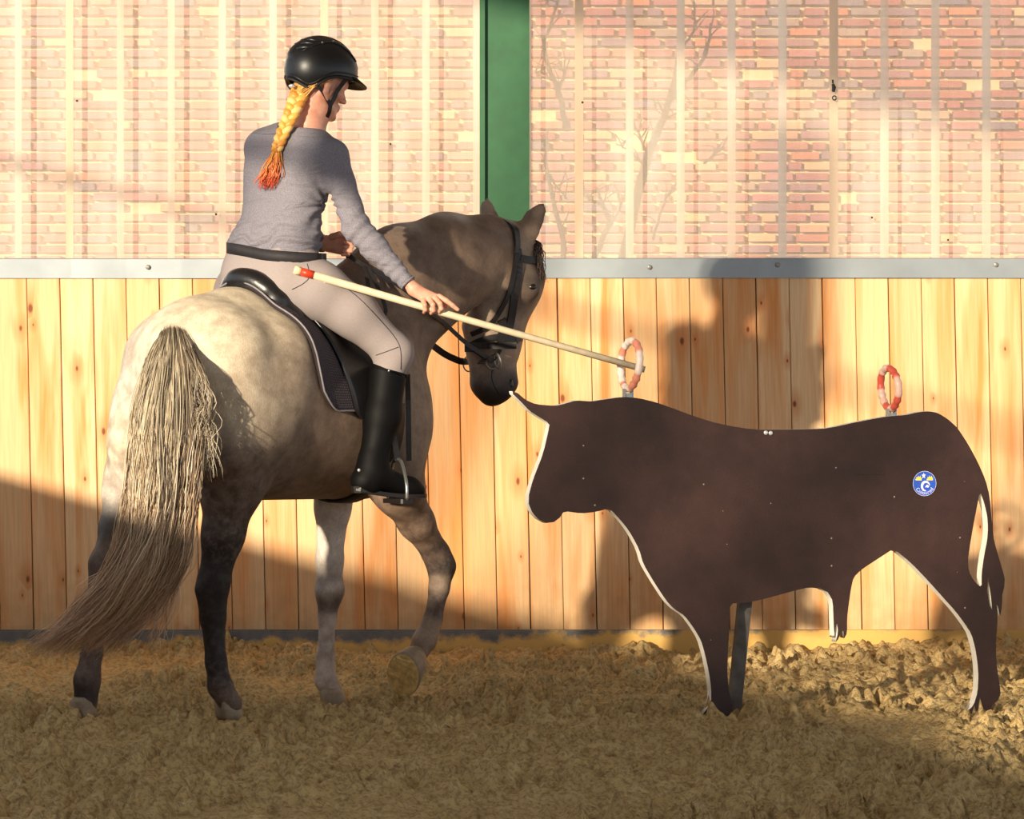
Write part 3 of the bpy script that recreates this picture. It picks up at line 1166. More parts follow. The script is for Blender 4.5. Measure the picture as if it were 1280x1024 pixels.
# horse-head swirl
sw = []
for k in range(26):
    a = 0.2 + k / 25 * 4.6
    sw.append((0.10 + math.cos(a) * 0.33, -0.22 + math.sin(a) * 0.36, 0.035 + 0.07 * math.sin(math.pi * k / 25)))
v, f = [], []
for k, (x, y, w) in enumerate(sw):
    dx, dy = x - 0.10, y + 0.22
    l = math.hypot(dx, dy)
    v += [((x - dx / l * w) * SRAD, (y - dy / l * w) * SRAD), ((x + dx / l * w) * SRAD, (y + dy / l * w) * SRAD)]
f = [(2 * k, 2 * k + 1, 2 * k + 3, 2 * k + 2) for k in range(25)]
inner = poly([(0.02, -0.3), (0.2, -0.08), (0.4, -0.22), (0.3, -0.34), (0.18, -0.3)])
sticker_part('swirl_print', [(v, f), inner], M['pale'], sticker, 0.0022)
v, f = disc(SRAD * 0.972, SRAD * 0.998, 0)
sticker_part('rim_print', [(v, f)], M['pale'], sticker, 0.002)
tc = bpy.data.curves.new('lettering', 'FONT')
tc.body = 'Coloured'
tc.size = SRAD * 0.42
tc.align_x = 'CENTER'
to = bpy.data.objects.new('tmp', tc)
COL.objects.link(to)
tme = bpy.data.meshes.new_from_object(to.evaluated_get(bpy.context.evaluated_depsgraph_get()))
bpy.data.objects.remove(to)
for vv in tme.vertices:
    a = -math.pi / 2 + vv.co.x / (SRAD * 0.80) * 1.05
    r = SRAD * 0.88 - vv.co.y
    vv.co = bw(SU + math.cos(a) * r, SZ + math.sin(a) * r, 0.0024)
tme.materials.append(M['pale'])
link('lettering', tme, None, sticker)

# ring holders on the bull's back and the two rings
ring_px = ((785, 456, 33.5, 492, 785), (1111, 487, 29.5, 517, 1114))
for n, (cx, cy, hr, ybase, xb_) in enumerate(ring_px):
    u, zc = onb(cx, cy, -BT / 2)
    ub, zb = onb(xb_, ybase - 1, -BT / 2)
    RR = (hr - 4) * 12 / FPX
    mb = MB()
    for s in (-1, 1):
        mb.box(bw(ub + s * 0.014, zb - 0.004, -BT / 2), 0.005, 0.03, 0.036, Matrix((BU, -BN, Vector((0, 0, 1)))).transposed())
    mb.box(bw(ub, zb - 0.012, -BT / 2), 0.026, 0.03, 0.02, Matrix((BU, -BN, Vector((0, 0, 1)))).transposed())
    mb.build('ring_clip', M['zinc'], bull)
    ya = RAD((-69, -71)[n])                                  # ring plane turned away from the board
    ru = Vector((math.cos(ya), math.sin(ya), 0))
    tilt = 0.12 if n == 0 else -0.12
    uz = (Vector((0, 0, 1)) + Vector((1, 0, 0)) * tilt * 0.6).normalized()
    base = bw(ub, zb + 0.004, -BT / 2)
    c = base + uz * (RR + 0.012)
    cols = []
    pts = []
    N = 56
    cw, cr = lin(((246, 226, 214), (240, 196, 180))[n]) + (1,), lin(((236, 150, 126), (222, 96, 78))[n]) + (1,)
    for k in range(N):
        a = 2 * math.pi * k / N - math.pi / 2
        wob = 1 + 0.02 * math.sin(3 * a + n)
        pts.append(c + (ru * math.cos(a) + uz * math.sin(a)) * RR * wob)
        band = ((k + 5) // 8) % 2
        cols.append(cr if (band and (n == 1 or k % 14 < 11)) else cw)
    rad = [0.0134 + 0.0014 * math.sin(k * 1.7) + 0.0008 * math.sin(k * 4.1) for k in range(N)]
    mb = MB()
    mb.tube(pts, rad, 10, True, cols, up=tuple(ru.cross(uz)))
    ro = mb.build('target_ring', M['ring'], None, True, 'tape')
    tag(ro, ('taped red and white ring above the bull\'s shoulder, with the pole through it',
             'taped red and white ring above the bull\'s rump')[n], 'ring', 'rings standing on the bull')
    mb = MB()
    mb.tube([base - uz * 0.002, base + uz * 0.006], 0.008, 8)
    mb.build('ring_stem', M['tooth'], ro)
    if n == 0:
        RING_C = c

# ================================================================== RIDING POLE
pa = P(369, 337.5, -0.26)
pb = P(806, 462, -0.205)
pole = empty('riding_pole', pa, 'long thin pale pole with a red end, held by the rider', 'pole')
PD = (pb - pa).normalized()
PL = (pb - pa).length
mb = MB()
mb.tube([pa + PD * 0.067, pa + PD * (PL * 0.5) + Vector((0, 0, -0.003)), pb], [0.0135, 0.0125, 0.0115], 12)
mb.build('shaft', M['cane'], pole, True)
mb = MB()
mb.tube([pa + PD * 0.018, pa + PD * 0.068], 0.0148, 14)
mb.build('tape_band', M['red'], pole, True)
mb = MB()
mb.tube([pa - PD * 0.004, pa, pa + PD * 0.02], [0.012, 0.0155, 0.0155], 14)
mb.build('end_cap', M['cream'], pole, True)
# ================================================================== HORSE
def both(fn):
    return [fn(1), fn(-1)]


HH = RAD(62)                                              # heading of the head
KF = Vector((math.cos(HH), math.sin(HH), 0))
KR = Vector((math.sin(HH), -math.cos(HH), 0))
LAT = HR
prims = []
# trunk
prims += [
    cap(L(0.34, 0, 1.115), L(0.93, 0, 1.09), 0.335, 0.318, 0.10, LAT, 0.88),
    cap(L(0.16, 0, 1.25), L(0.36, 0, 1.22), 0.255, 0.28, 0.10),
    cap(L(0.96, 0, 1.10), L(1.11, 0.0, 1.11), 0.28, 0.165, 0.09, LAT, 0.80),
    cap(L(0.02, 0, 1.33), L(0.30, 0, 1.40), 0.09, 0.115, 0.08),            # croup ridge
    cap(L(0.30, 0, 1.40), L(0.62, 0, 1.33), 0.11, 0.10, 0.08),
    cap(L(0.70, 0, 1.38), L(0.95, 0, 1.44), 0.07, 0.09, 0.08),             # withers
]
for s in (1, -1):
    prims += [
        cap(L(0.14, 0.15 * s - (0.02 if s < 0 else 0), 1.28), L(0.09, 0.15 * s - (0.03 if s < 0 else 0), 1.00), 0.148, 0.138 + (0.01 if s < 0 else 0), 0.08),   # buttock
        cap(L(0.34, 0.19 * s, 1.30), L(0.24, 0.17 * s, 1.05), 0.105, 0.13, 0.08),    # hip to thigh
        cap(L(0.98, 0.13 * s, 1.34), L(1.03, 0.135 * s, 1.07), 0.10, 0.085, 0.07),   # shoulder blade
        cap(L(1.03, 0.11 * s, 1.06), L(0.97, 0.15 * s, 0.93), 0.082, 0.085, 0.06),    # upper arm
    ]
# right hind
prims += [
    cap(L(0.16, 0.14, 1.12), P(290, 600, -.37), 0.155, 0.115, 0.07),
    cap(P(290, 600, -.37), P(279, 668, -.37), 0.112, 0.070, 0.05),
    cap(P(279, 668, -.37), P(267, 728, -.37), 0.070, 0.052, 0.04),
    cap(P(267, 728, -.37), P(266, 772, -.36), 0.055, 0.046, 0.03),
    cap(P(252, 738, -.40), P(258, 762, -.39), 0.022, 0.018, 0.03),
    cap(P(266, 772, -.36), P(270, 828, -.37), 0.042, 0.036, 0.02),
    cap(P(270, 828, -.37), P(275, 858, -.37), 0.036, 0.042, 0.02),
    cap(P(275, 858, -.37), P(288, 880, -.35), 0.042, 0.042, 0.02),
]
# left hind
prims += [
    cap(L(0.10, -0.18, 1.08), P(166, 612, -.18), 0.15, 0.100, 0.07),
    cap(P(168, 600, -.16), P(146, 660, -.24), 0.105, 0.058, 0.05),
    cap(P(146, 660, -.24), P(131, 703, -0.350), 0.056, 0.048, 0.04),
    cap(P(131, 703, -0.350), P(124, 745, -0.360), 0.050, 0.043, 0.03),
    cap(P(119, 706, -0.380), P(121, 730, -0.380), 0.018, 0.016, 0.03),
    cap(P(124, 745, -0.360), P(115, 815, -0.385), 0.040, 0.036, 0.02),
    cap(P(115, 815, -0.385), P(109, 850, -0.390), 0.037, 0.046, 0.02),
    cap(P(109, 850, -0.390), P(107, 880, -0.390), 0.044, 0.042, 0.02),
]
# left fore (standing)
prims += [
    cap(L(1.00, -0.14, 1.0), P(416, 635, .42), 0.115, 0.066, 0.07),
    cap(P(416, 635, .42), P(412, 700, .42), 0.063, 0.047, 0.03),
    cap(P(412, 700, .42), P(412, 738, .42), 0.049, 0.050, 0.03),
    cap(P(412, 738, .42), P(409, 772, .42), 0.050, 0.034, 0.03),
    cap(P(409, 772, .42), P(407, 822, .42), 0.031, 0.031, 0.02),
    cap(P(407, 822, .42), P(407, 850, .42), 0.033, 0.041, 0.02),
    cap(P(407, 850, .42), P(419, 872, .42), 0.038, 0.040, 0.02),
]
# right fore (lifted)
prims += [
    cap(L(1.0, 0.15, 1.0), P(498, 612, .14), 0.12, 0.088, 0.07),
    cap(P(498, 612, .14), P(520, 652, .24), 0.088, 0.062, 0.05),
    cap(P(520, 652, .24), P(545, 692, .35), 0.062, 0.047, 0.04),
    cap(P(545, 692, .35), P(552, 708, .37), 0.048, 0.048, 0.03),
    cap(P(552, 708, .37), P(549, 735, .37), 0.048, 0.038, 0.03),
    cap(P(549, 735, .37), P(541, 775, .35), 0.036, 0.033, 0.02),
    cap(P(541, 775, .35), P(531, 800, .33), 0.034, 0.044, 0.02),
    cap(P(531, 800, .33), P(519, 822, .285), 0.041, 0.038, 0.02),
]
# neck
NL = Vector((math.sin(RAD(40)), -math.cos(RAD(40)), 0))
prims += [
    cap(L(0.95, 0, 1.33), P(496, 348, .36), 0.22, 0.165, 0.10, NL, 0.72),
    cap(P(500, 350, .36), P(556, 330, .50), 0.185, 0.16, 0.08, NL, 0.70),
    cap(P(556, 330, .50), P(612, 318, .64), 0.16, 0.125, 0.08, NL, 0.70),
    cap(P(440, 354, .20), P(500, 317, .36), 0.082, 0.062, 0.09),
    cap(P(500, 317, .36), P(556, 298, .50), 0.062, 0.056, 0.09),
    cap(P(556, 298, .50), P(606, 297, .62), 0.056, 0.056, 0.09),
    cap(P(606, 297, .62), P(640, 304, .72), 0.056, 0.068, 0.08),
    cap(P(500, 525, .30), P(494, 450, .36), 0.085, 0.09, 0.06),           # breast
    cap(P(494, 450, .36), P(536, 382, .48), 0.09, 0.10, 0.06),
    cap(P(536, 382, .48), P(588, 345, .62), 0.10, 0.10, 0.06),
]
# head
prims += [
    cap(P(640, 318, .74), P(644, 350, .76), 0.118, 0.132, 0.05, KR, 0.78),
    cap(P(622, 372, .71), P(612, 388, .70), 0.112, 0.096, 0.016, KR, 0.76),       # jaw
    cap(P(644, 350, .76), P(625, 425, .75), 0.125, 0.108, 0.05, KR, 0.66),
    cap(P(625, 425, .75), P(618, 472, .75), 0.105, 0.094, 0.04, KR, 0.64),
    cap(P(618, 472, .75), P(614, 485, .74), 0.092, 0.070, 0.03, KR, 0.78),
    cap(P(594, 408, .69), P(599, 440, .71), 0.052, 0.044, 0.03), cap(P(599, 440, .71), P(602, 478, .72), 0.044, 0.042, 0.03),
    cap(P(606, 480, .70), P(626, 486, .72), 0.048, 0.050, 0.03),
    cap(P(632, 466, .75), P(636, 478, .74), 0.040, 0.036, 0.03),                 # nostril wing
    cap(P(660, 352, .70), P(664, 362, .69), 0.040, 0.034, 0.03),                 # eye socket
    cap(P(664, 322, .78), P(669, 345, .80), 0.034, 0.034, 0.03),                 # forehead
    cap(P(606, 394, .655), P(622, 358, .655), 0.045, 0.055, 0.018),                 # cheek plate
]
# ears: tapered leaves
ear_r = [P(657, 303, .69), P(660, 288, .69), P(667, 274, .70), P(674.5, 263, .70), P(681, 253.5, .71)]
ear_l = [P(621, 292, .745), P(612.5, 274, .765), P(608.5, 260, .77), P(607.5, 248.5, .77)]
for e, rr in ((ear_r, (0.030, 0.043, 0.038, 0.023, 0.004)), (ear_l, (0.030, 0.034, 0.026, 0.006))):
    for i in range(len(e) - 1):
        prims.append(cap(e[i], e[i + 1], rr[i], rr[i + 1], 0.02, Vector((0.35, 0.93, 0)), 0.45))
# dock of the tail
prims += [cap(L(0.06, 0, 1.33), P(212, 432, -.52), 0.06, 0.045, 0.06), cap(P(212, 432, -.52), P(207, 490, -.60), 0.045, 0.03, 0.03)]

HF_ = field(prims, 0.0095)
hme, HV, HQ = nets_mesh('horse', [HF_])
horse = link('horse', hme, M['coat'])
tag(horse, 'dappled grey horse in tack, seen from behind, stepping up to the bull cutout', 'horse')
HB = BVHTree.FromPolygons([Vector(v) for v in HV], [tuple(q) for q in HQ])

# coat colours: markings (pale rump, brown-grey barrel and neck, black lower legs, dark muzzle); barrel browns darkened further to paint in flank shade
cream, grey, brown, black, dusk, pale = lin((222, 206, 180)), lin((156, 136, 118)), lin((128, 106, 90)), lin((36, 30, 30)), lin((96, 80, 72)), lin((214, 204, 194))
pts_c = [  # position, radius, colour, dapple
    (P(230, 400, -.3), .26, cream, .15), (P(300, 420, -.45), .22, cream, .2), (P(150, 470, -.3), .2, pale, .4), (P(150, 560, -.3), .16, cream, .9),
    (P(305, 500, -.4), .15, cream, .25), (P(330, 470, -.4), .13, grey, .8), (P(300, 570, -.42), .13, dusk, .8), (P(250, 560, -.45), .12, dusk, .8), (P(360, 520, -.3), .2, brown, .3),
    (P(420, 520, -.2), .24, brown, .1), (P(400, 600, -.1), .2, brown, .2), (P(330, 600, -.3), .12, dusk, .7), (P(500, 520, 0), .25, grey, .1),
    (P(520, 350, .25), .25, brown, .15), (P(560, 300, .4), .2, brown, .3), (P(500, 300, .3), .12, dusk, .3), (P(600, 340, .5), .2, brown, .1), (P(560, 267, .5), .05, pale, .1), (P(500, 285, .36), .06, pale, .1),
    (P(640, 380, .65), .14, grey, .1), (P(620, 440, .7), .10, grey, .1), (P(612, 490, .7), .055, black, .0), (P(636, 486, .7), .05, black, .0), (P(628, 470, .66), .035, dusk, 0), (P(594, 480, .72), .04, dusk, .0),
    (P(665, 360, .66), .04, black, 0), (P(656, 372, .66), .05, dusk, 0), (P(672, 325, .76), .06, dusk, 0), (P(655, 300, .69), .05, grey, 0), (P(676, 268, .66), .05, dusk, 0), (P(608, 256, .77), .05, grey, 0),  # black and dusk round the eye paint in the socket's shadow
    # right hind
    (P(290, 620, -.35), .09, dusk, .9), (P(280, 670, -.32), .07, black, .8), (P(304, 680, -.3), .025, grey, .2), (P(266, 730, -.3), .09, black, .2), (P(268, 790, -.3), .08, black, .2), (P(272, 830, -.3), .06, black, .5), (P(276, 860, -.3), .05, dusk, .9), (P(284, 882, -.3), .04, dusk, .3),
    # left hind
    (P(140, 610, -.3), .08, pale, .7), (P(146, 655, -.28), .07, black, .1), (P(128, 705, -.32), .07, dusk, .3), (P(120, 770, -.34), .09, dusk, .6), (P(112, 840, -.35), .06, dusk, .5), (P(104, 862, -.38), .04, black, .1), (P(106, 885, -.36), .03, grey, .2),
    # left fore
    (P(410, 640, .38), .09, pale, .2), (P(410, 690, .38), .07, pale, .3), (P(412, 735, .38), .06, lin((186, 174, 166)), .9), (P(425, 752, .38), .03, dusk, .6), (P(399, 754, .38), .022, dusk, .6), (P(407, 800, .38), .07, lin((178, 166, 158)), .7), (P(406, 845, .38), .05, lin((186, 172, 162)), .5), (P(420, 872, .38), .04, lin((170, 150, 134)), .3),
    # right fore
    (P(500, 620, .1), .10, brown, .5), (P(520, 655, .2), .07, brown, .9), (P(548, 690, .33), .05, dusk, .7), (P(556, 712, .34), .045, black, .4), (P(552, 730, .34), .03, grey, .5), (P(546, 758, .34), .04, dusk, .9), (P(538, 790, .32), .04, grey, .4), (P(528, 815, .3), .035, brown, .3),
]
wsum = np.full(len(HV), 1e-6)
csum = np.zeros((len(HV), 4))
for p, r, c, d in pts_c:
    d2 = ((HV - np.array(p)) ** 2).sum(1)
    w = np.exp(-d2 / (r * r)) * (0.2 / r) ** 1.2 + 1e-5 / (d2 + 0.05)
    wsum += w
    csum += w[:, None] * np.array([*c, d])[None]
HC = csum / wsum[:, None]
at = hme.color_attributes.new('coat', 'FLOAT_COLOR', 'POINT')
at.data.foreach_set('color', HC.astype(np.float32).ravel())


# ---- hooves
def hoof(name, ground_c, heading, rx=0.048, ry=0.060, h=0.095, top_shift=-0.028, mats=None):
    """horn capsule: wide sole at ground_c, narrower coronet behind and above"""
    fx = Vector((math.cos(heading), math.sin(heading), 0))
    sx = Vector((fx.y, -fx.x, 0))
    mb = MB()
    v, f = [], []
    n = 20
    for t, sc in ((0.0, 1.0), (0.35, 0.94), (0.8, 0.84), (1.0, 0.5)):
        for k in range(n):
            a = 2 * math.pi * k / n
            ca, sa = math.cos(a), math.sin(a)
            ex = ry * (ca if ca > -0.7 else -0.7 - (ca + 0.7) * 0.3)
            v.append(Vector(ground_c) + fx * (ex * sc + top_shift * t) + sx * (rx * sa * sc) + Vector((0, 0, h * t)))
    for j in range(3):
        for k in range(n):
            k2 = (k + 1) % n
            f.append((j * n + k, j * n + k2, (j + 1) * n + k2, (j + 1) * n + k))
    f += [tuple(range(n - 1, -1, -1)), tuple(3 * n + k for k in range(n))]
    mb.add(v, f)
    return mb.build(name, M['hoof'], horse, True)


def gp(px, py):
    """where the sight line through (px, py) meets the sand's mean level"""
    D = FPX * CAM_Z / (py - HOR)
    return Vector(((px - 640) * D / FPX, D + CAM_Y, 0))


hoof('hoof', Vector((P(289, 890, -.34).x, -.34, 0.004)), RAD(38))
hoof('hoof', Vector((P(107, 890, -.39).x, -.39, 0.004)), RAD(60))
hoof('hoof', Vector((P(420, 885, .40).x, .40, -0.036)), RAD(30))
# the lifted fore hoof, sole turned back to the camera
sc_, cc_ = P(504, 844, .20), P(521, 824, .285)
ax = (cc_ - sc_).normalized()
sn = Vector((-0.42, -0.84, -0.34)).normalized()
u1 = Vector((-0.30, -0.05, -0.95))
u1 = (u1 - sn * u1.dot(sn)).normalized()
u2 = sn.cross(u1).normalized()
mb = MB()
v, f = [], []
n = 22
for t, sc in ((0, 1.0), (0.12, 1.02), (0.7, 0.82), (1.0, 0.62)):
    c = sc_ * (1 - t) + cc_ * t
    for k in range(n):
        a = 2 * math.pi * k / n
        v.append(c + u1 * math.cos(a) * 0.089 * sc + u2 * math.sin(a) * 0.066 * sc)
for j in range(3):
    for k in range(n):
        k2 = (k + 1) % n
        f.append((j * n + k, j * n + k2, (j + 1) * n + k2, (j + 1) * n + k))
f.append(tuple(3 * n + k for k in range(n)))
f.append(tuple(range(n)))
mb.add(v, f)
hf = mb.build('hoof', M['hoof'], horse, True)
mb = MB()
v = [sc_ + sn * 0.002 + (u1 * math.cos(a) * 0.087 + u2 * math.sin(a) * 0.0645) for a in np.linspace(0, 2 * math.pi, n, endpoint=False)]
v2 = [p + sn * 0.004 * (1 + 0.5 * math.sin(k * 2.3)) - (p - sc_) * 0.12 for k, p in enumerate(v)]
mb.add(v + v2 + [sc_ + sn * 0.001], [(k, (k + 1) % n, n + (k + 1) % n, n + k) for k in range(n)] + [(n + k, n + (k + 1) % n, 2 * n) for k in range(n)])
so = mb.build('sole', M['sole'], hf, True)
mb = MB()                                                  # frog
mb.add([sc_ + sn * 0.010 + u1 * a + u2 * b for a, b in ((-0.066, -0.026), (-0.066, 0.026), (0.03, 0.0))] + [sc_ + sn * 0.002 + u1 * a + u2 * b for a, b in ((-0.072, -0.036), (-0.072, 0.036), (0.042, 0.0))],
       [(0, 1, 2), (0, 3, 4, 1), (1, 4, 5, 2), (2, 5, 3, 0)])
mb.build('frog', M['sole'], hf)

# ---- eye
mb = MB()
mb.ball(P(664.5, 359, .672), 0.021, 0.021, 0.016, seg=16, ring=10)
mb.build('eye', M['eye'], horse, True)


# ---- nostril and mouth corner
for px, py, rx, rz in ((639.5, 479, .009, .016),):
    o_ = Vector((0, CAM_Y, CAM_Z))
    q, nn, *_ = HB.ray_cast(o_, Vector(((px - 640) / FPX, 1.0, (HOR - py) / FPX)).normalized())
    if q is None:
        q, nn, *_ = HB.find_nearest(P(px, py, .70))
    t1 = Vector((0, 0, 1)).cross(nn).normalized()
    mb = MB()
    mb.ball(q - nn * 0.001, rx, 0.004, rz, Matrix((t1, nn, t1.cross(nn))).transposed(), 12, 8)
    mb.build('nostril', M['eye'], horse, True)
mb = MB()
ml = []
for p in spline([(617, 459, 0), (615, 470, 0), (618, 482, 0), (625, 493, 0)], 10):
    q, nn, *_ = HB.ray_cast(Vector((0, CAM_Y, CAM_Z)), Vector(((p.x - 640) / FPX, 1.0, (HOR - p.y) / FPX)).normalized())
    if q is not None:
        ml.append(q)
mb.tube(ml, 0.003, 6)
mb.build('mouth_line', M['eye'], horse, True)

# ---- hair: tail, mane edge, forelock
def strand(mb, pts, r0, col0, col1, sides=3, n=22, wav=0.006, root=0.15, mid=None):
    pts = spline(pts, n)
    ph, fr = random.uniform(0, 6.28), random.uniform(4, 9)
    cols, rad, q = [], [], []
    for i, p in enumerate(pts):
        t = i / (n - 1)
        a = wav * min(1, t * 2.5)
        q.append(p + Vector((math.sin(ph + fr * t * 2.2) * a, math.cos(ph * 1.7 + fr * t * 1.9) * a, 0)))
        rad.append(r0 * (root + (1 - root) * min(1, t * 8)) * (1 - 0.75 * max(0, (t - 0.55) / 0.45)))
        if mid is None:
            cols.append(tuple(col0[j] * (1 - t) + col1[j] * t for j in range(3)) + (1,))
        else:
            a_, b_, q_ = (col0, mid, min(1, t / 0.42)) if t < 0.42 else (mid, col1, min(1, (t - 0.42) / 0.4))
            cols.append(tuple(a_[j] * (1 - q_) + b_[j] * q_ for j in range(3)) + (1,))
    mb.tube(q, rad, sides, False, cols)


guide_l = [(202, 414), (183, 452), (166, 520), (163, 590), (158, 650), (140, 705), (100, 757), (44, 806)]
guide_c = [(214, 409), (212, 470), (206, 540), (200, 610), (194, 665), (178, 715), (143, 765), (92, 806)]
guide_r = [(230, 413), (246, 455), (254, 520), (250, 585), (240, 650), (224, 710), (190, 765), (150, 808)]
depth_g = [-.565, -.66, -.74, -.79, -.79, -.77, -.73, -.70]
tail = MB()
hc = [lin(c) for c in ((210, 196, 170), (178, 162, 136), (232, 218, 194), (112, 98, 84), (74, 64, 56), (146, 128, 106))]
tip_c = [lin(c) for c in ((222, 186, 152), (190, 150, 120), (234, 206, 172), (150, 118, 94))]
NS = 1700
for i in range(NS):
    lock = rng.integers(0, 46)
    u0 = (lock * 0.618) % 1.0
    u = float(np.clip(u0 + rng.normal(0, 0.035), 0, 1))
    w = math.sin(lock * 2.4) * 0.75 + rng.normal(0, 0.22)
    pts = []
    stop = 8 if rng.random() < 0.55 else rng.integers(5, 8)
    jx = math.sin(lock * 5.1) * 4 + rng.normal(0, 2.4)
    for k in range(stop):
        l_, c_, r_ = guide_l[k], guide_c[k], guide_r[k]
        if u < 0.5:
            t = u / 0.5
            x, y = l_[0] * (1 - t) + c_[0] * t, l_[1] * (1 - t) + c_[1] * t
        else:
            t = (u - 0.5) / 0.5
            x, y = c_[0] * (1 - t) + r_[0] * t, c_[1] * (1 - t) + r_[1] * t
        spread = min(1.0, k / 3)
        end = max(0, (k - 4)) / 3
        x += jx * spread + rng.normal(0, 1.2 + 6 * end) * spread + math.sin(lock * 3.3 + k * 1.4) * 3.5 * spread
        y += rng.normal(0, 2 + 5 * end) + (rng.uniform(-2, 14) if k == 0 else 0)
        Yd = depth_g[k] + w * (0.012 + 0.045 * spread) - 0.05 * spread * (1 - (2 * u - 1) ** 2)
        pts.append(P(x, y, Yd))
    dark = rng.random() < (0.80 if u > 0.62 else 0.50)
    c0 = hc[rng.integers(3, 6)] if dark else hc[rng.integers(0, 3)]
    lit_ = hc[rng.integers(0, 3)] if (u < 0.66 or rng.random() < 0.3) else hc[rng.integers(3, 6)]
    c1 = tip_c[rng.integers(0, 4)]
    strand(tail, pts, rng.uniform(0.0010, 0.0021), c0, c1, wav=0.007, mid=lit_)
for i in range(70):                                        # inner bulk
    t = rng.uniform(0.12, 0.88)
    pts = []
    for k in range(7):
        a, b = guide_l[k], guide_r[k]
        pts.append(P(a[0] * (1 - t) + b[0] * t, a[1] * (1 - t) + b[1] * t + 4, depth_g[k] + 0.012))
    strand(tail, pts, 0.008, hc[(0, 3, 5)[i % 3]], tip_c[i % 4], sides=5, n=20, wav=0.003, root=0.4)
# loose locks on the right, over the thigh, and fine ends sweeping out
for i in range(60):
    x0 = rng.uniform(226, 240)
    e = rng.uniform(0.5, 1.0)
    pts = [P(x0, 424 + rng.uniform(-4, 10), -0.55), P(x0 + 14, 460, -0.73), P(x0 + 22 + rng.normal(0, 5), 500, -0.76), P(x0 + 24 + rng.normal(0, 6), 535, -0.77), P(x0 + 28 + rng.normal(0, 7), 535 + 70 * e, -0.75)]
    strand(tail, pts, rng.uniform(0.0013, 0.0024), hc[rng.integers(3, 6)], hc[rng.integers(0, 6)], wav=0.012, n=20)
for i in range(46):
    x0 = rng.uniform(225, 240)
    pts = [P(x0, 560 + rng.uniform(-30, 30), -0.78), P(x0 + 4, 640, -0.77), P(x0 - 6 + rng.normal(0, 5), 700, -0.75), P(x0 - 24 + rng.normal(0, 8), 760, -0.73), P(x0 - 44 + rng.normal(0, 10), 812, -0.71)]
    strand(tail, pts, rng.uniform(0.0011, 0.0018), hc[rng.integers(1, 6)], tip_c[rng.integers(0, 4)], wav=0.008, n=18)
for i in range(80):
    y0 = rng.uniform(690, 740)
    pts = [P(rng.uniform(130, 190), y0, -0.74), P(rng.uniform(95, 140), y0 + 42, -0.72), P(rng.uniform(60, 110), 800 + rng.normal(0, 8), -0.71), P(rng.uniform(22, 90), 812 + rng.normal(0, 8), -0.70)]
    strand(tail, pts, rng.uniform(0.0009, 0.0014), tip_c[rng.integers(0, 4)], tip_c[rng.integers(0, 3)], wav=0.006, n=16)
to_ = tail.build('tail', M['tailhair'], horse, True, 'hair')
tag(to_, kind='stuff')

# short clipped mane along the crest, fallen to the left
mane = MB()
crest = spline([P(452, 322, .24), P(480, 305, .31), P(500, 291, .36), P(530, 275, .43), P(560, 270.5, .51), P(590, 270, .58), P(612, 273, .64), P(636, 284, .72)], 60)
mc = [lin(c) for c in ((206, 198, 190), (170, 160, 152), (120, 110, 104))]
for i in range(620):
    t = rng.uniform(0, 58.9)
    k = int(t)
    p = crest[k].lerp(crest[k + 1], t - k) + Vector((0, 0, -0.008))
    nl = -NL
    ln = rng.uniform(0.05, 0.13)
    a = p + nl * 0.03 + Vector((rng.normal(0, .004), 0, 0.005))
    b = p + nl * 0.075 + Vector((rng.normal(0, .01), 0, -0.01 - ln * 0.2))
    c = p + nl * 0.10 + Vector((rng.normal(0, .014), 0, -ln))
    strand(mane, [p, a, b, c], 0.0022, mc[rng.integers(0, 3)], mc[rng.integers(0, 2)], n=8, wav=0.003, root=0.7)
o = mane.build('mane', M['tailhair'], horse, True, 'hair')
tag(o, kind='stuff')
fl = MB()
for i in range(90):
    x0 = rng.uniform(655, 668)
    y0 = 302 + rng.uniform(-4, 6)
    pts = [P(x0, y0, .74), P(x0 + 8 + rng.normal(0, 2), y0 + 8, .70 + rng.uniform(-.02, .06)), P(674 + rng.normal(0, 3), 325 + rng.normal(0, 4), .70 + rng.uniform(-.02, .08)), P(676 + rng.normal(0, 4), 345 + rng.normal(0, 7), .71 + rng.uniform(-.03, .08))]
    strand(fl, pts, 0.0022, lin((46, 36, 32)), lin((88, 68, 60)), n=10, wav=0.004, root=0.6)
o = fl.build('forelock', M['tailhair'], horse, True, 'hair')
tag(o, 'dark forelock', kind='stuff')


# ---- surface helpers on the horse
def hit(px, py, tree=None):
    o = Vector((0, CAM_Y, CAM_Z))
    d = Vector(((px - 640) / FPX, 1.0, (HOR - py) / FPX)).normalized()
    q, n = (tree or HB).ray_cast(o, d)[:2]
    if q is None:                                         # just off the outline: the nearest skin
        q, n = (tree or HB).find_nearest(P(px, py, 0.70))[:2]
    return q, n


def surf(pixels, n=16, off=0.002, smooth=2):
    """a line along the horse's skin under the given photo points"""
    pts = spline([(x, y, 0) for x, y in pixels], n)
    ps, ns = [], []
    for p in pts:
        q, nn = hit(p.x, p.y)
        ps.append(q)
        ns.append(nn)
    for _ in range(smooth):
        ps = [ps[0]] + [ps[i - 1] * 0.25 + ps[i] * 0.5 + ps[i + 1] * 0.25 for i in range(1, len(ps) - 1)] + [ps[-1]]
        ns = [ns[0]] + [(ns[i - 1] + ns[i] * 2 + ns[i + 1]).normalized() for i in range(1, len(ns) - 1)] + [ns[-1]]
    return [p + m * off for p, m in zip(ps, ns)], ns


KC = P(640, 318, .74)


def mir(v):
    v = Vector(v)
    return v - KR * 2 * (v - KC).dot(KR)


def mirn(v):
    return v - KR * 2 * v.dot(KR)


# ================================================================== BRIDLE
bridle = empty('bridle', P(628, 421, .62), 'black leather bridle on the grey horse\'s head', 'bridle')


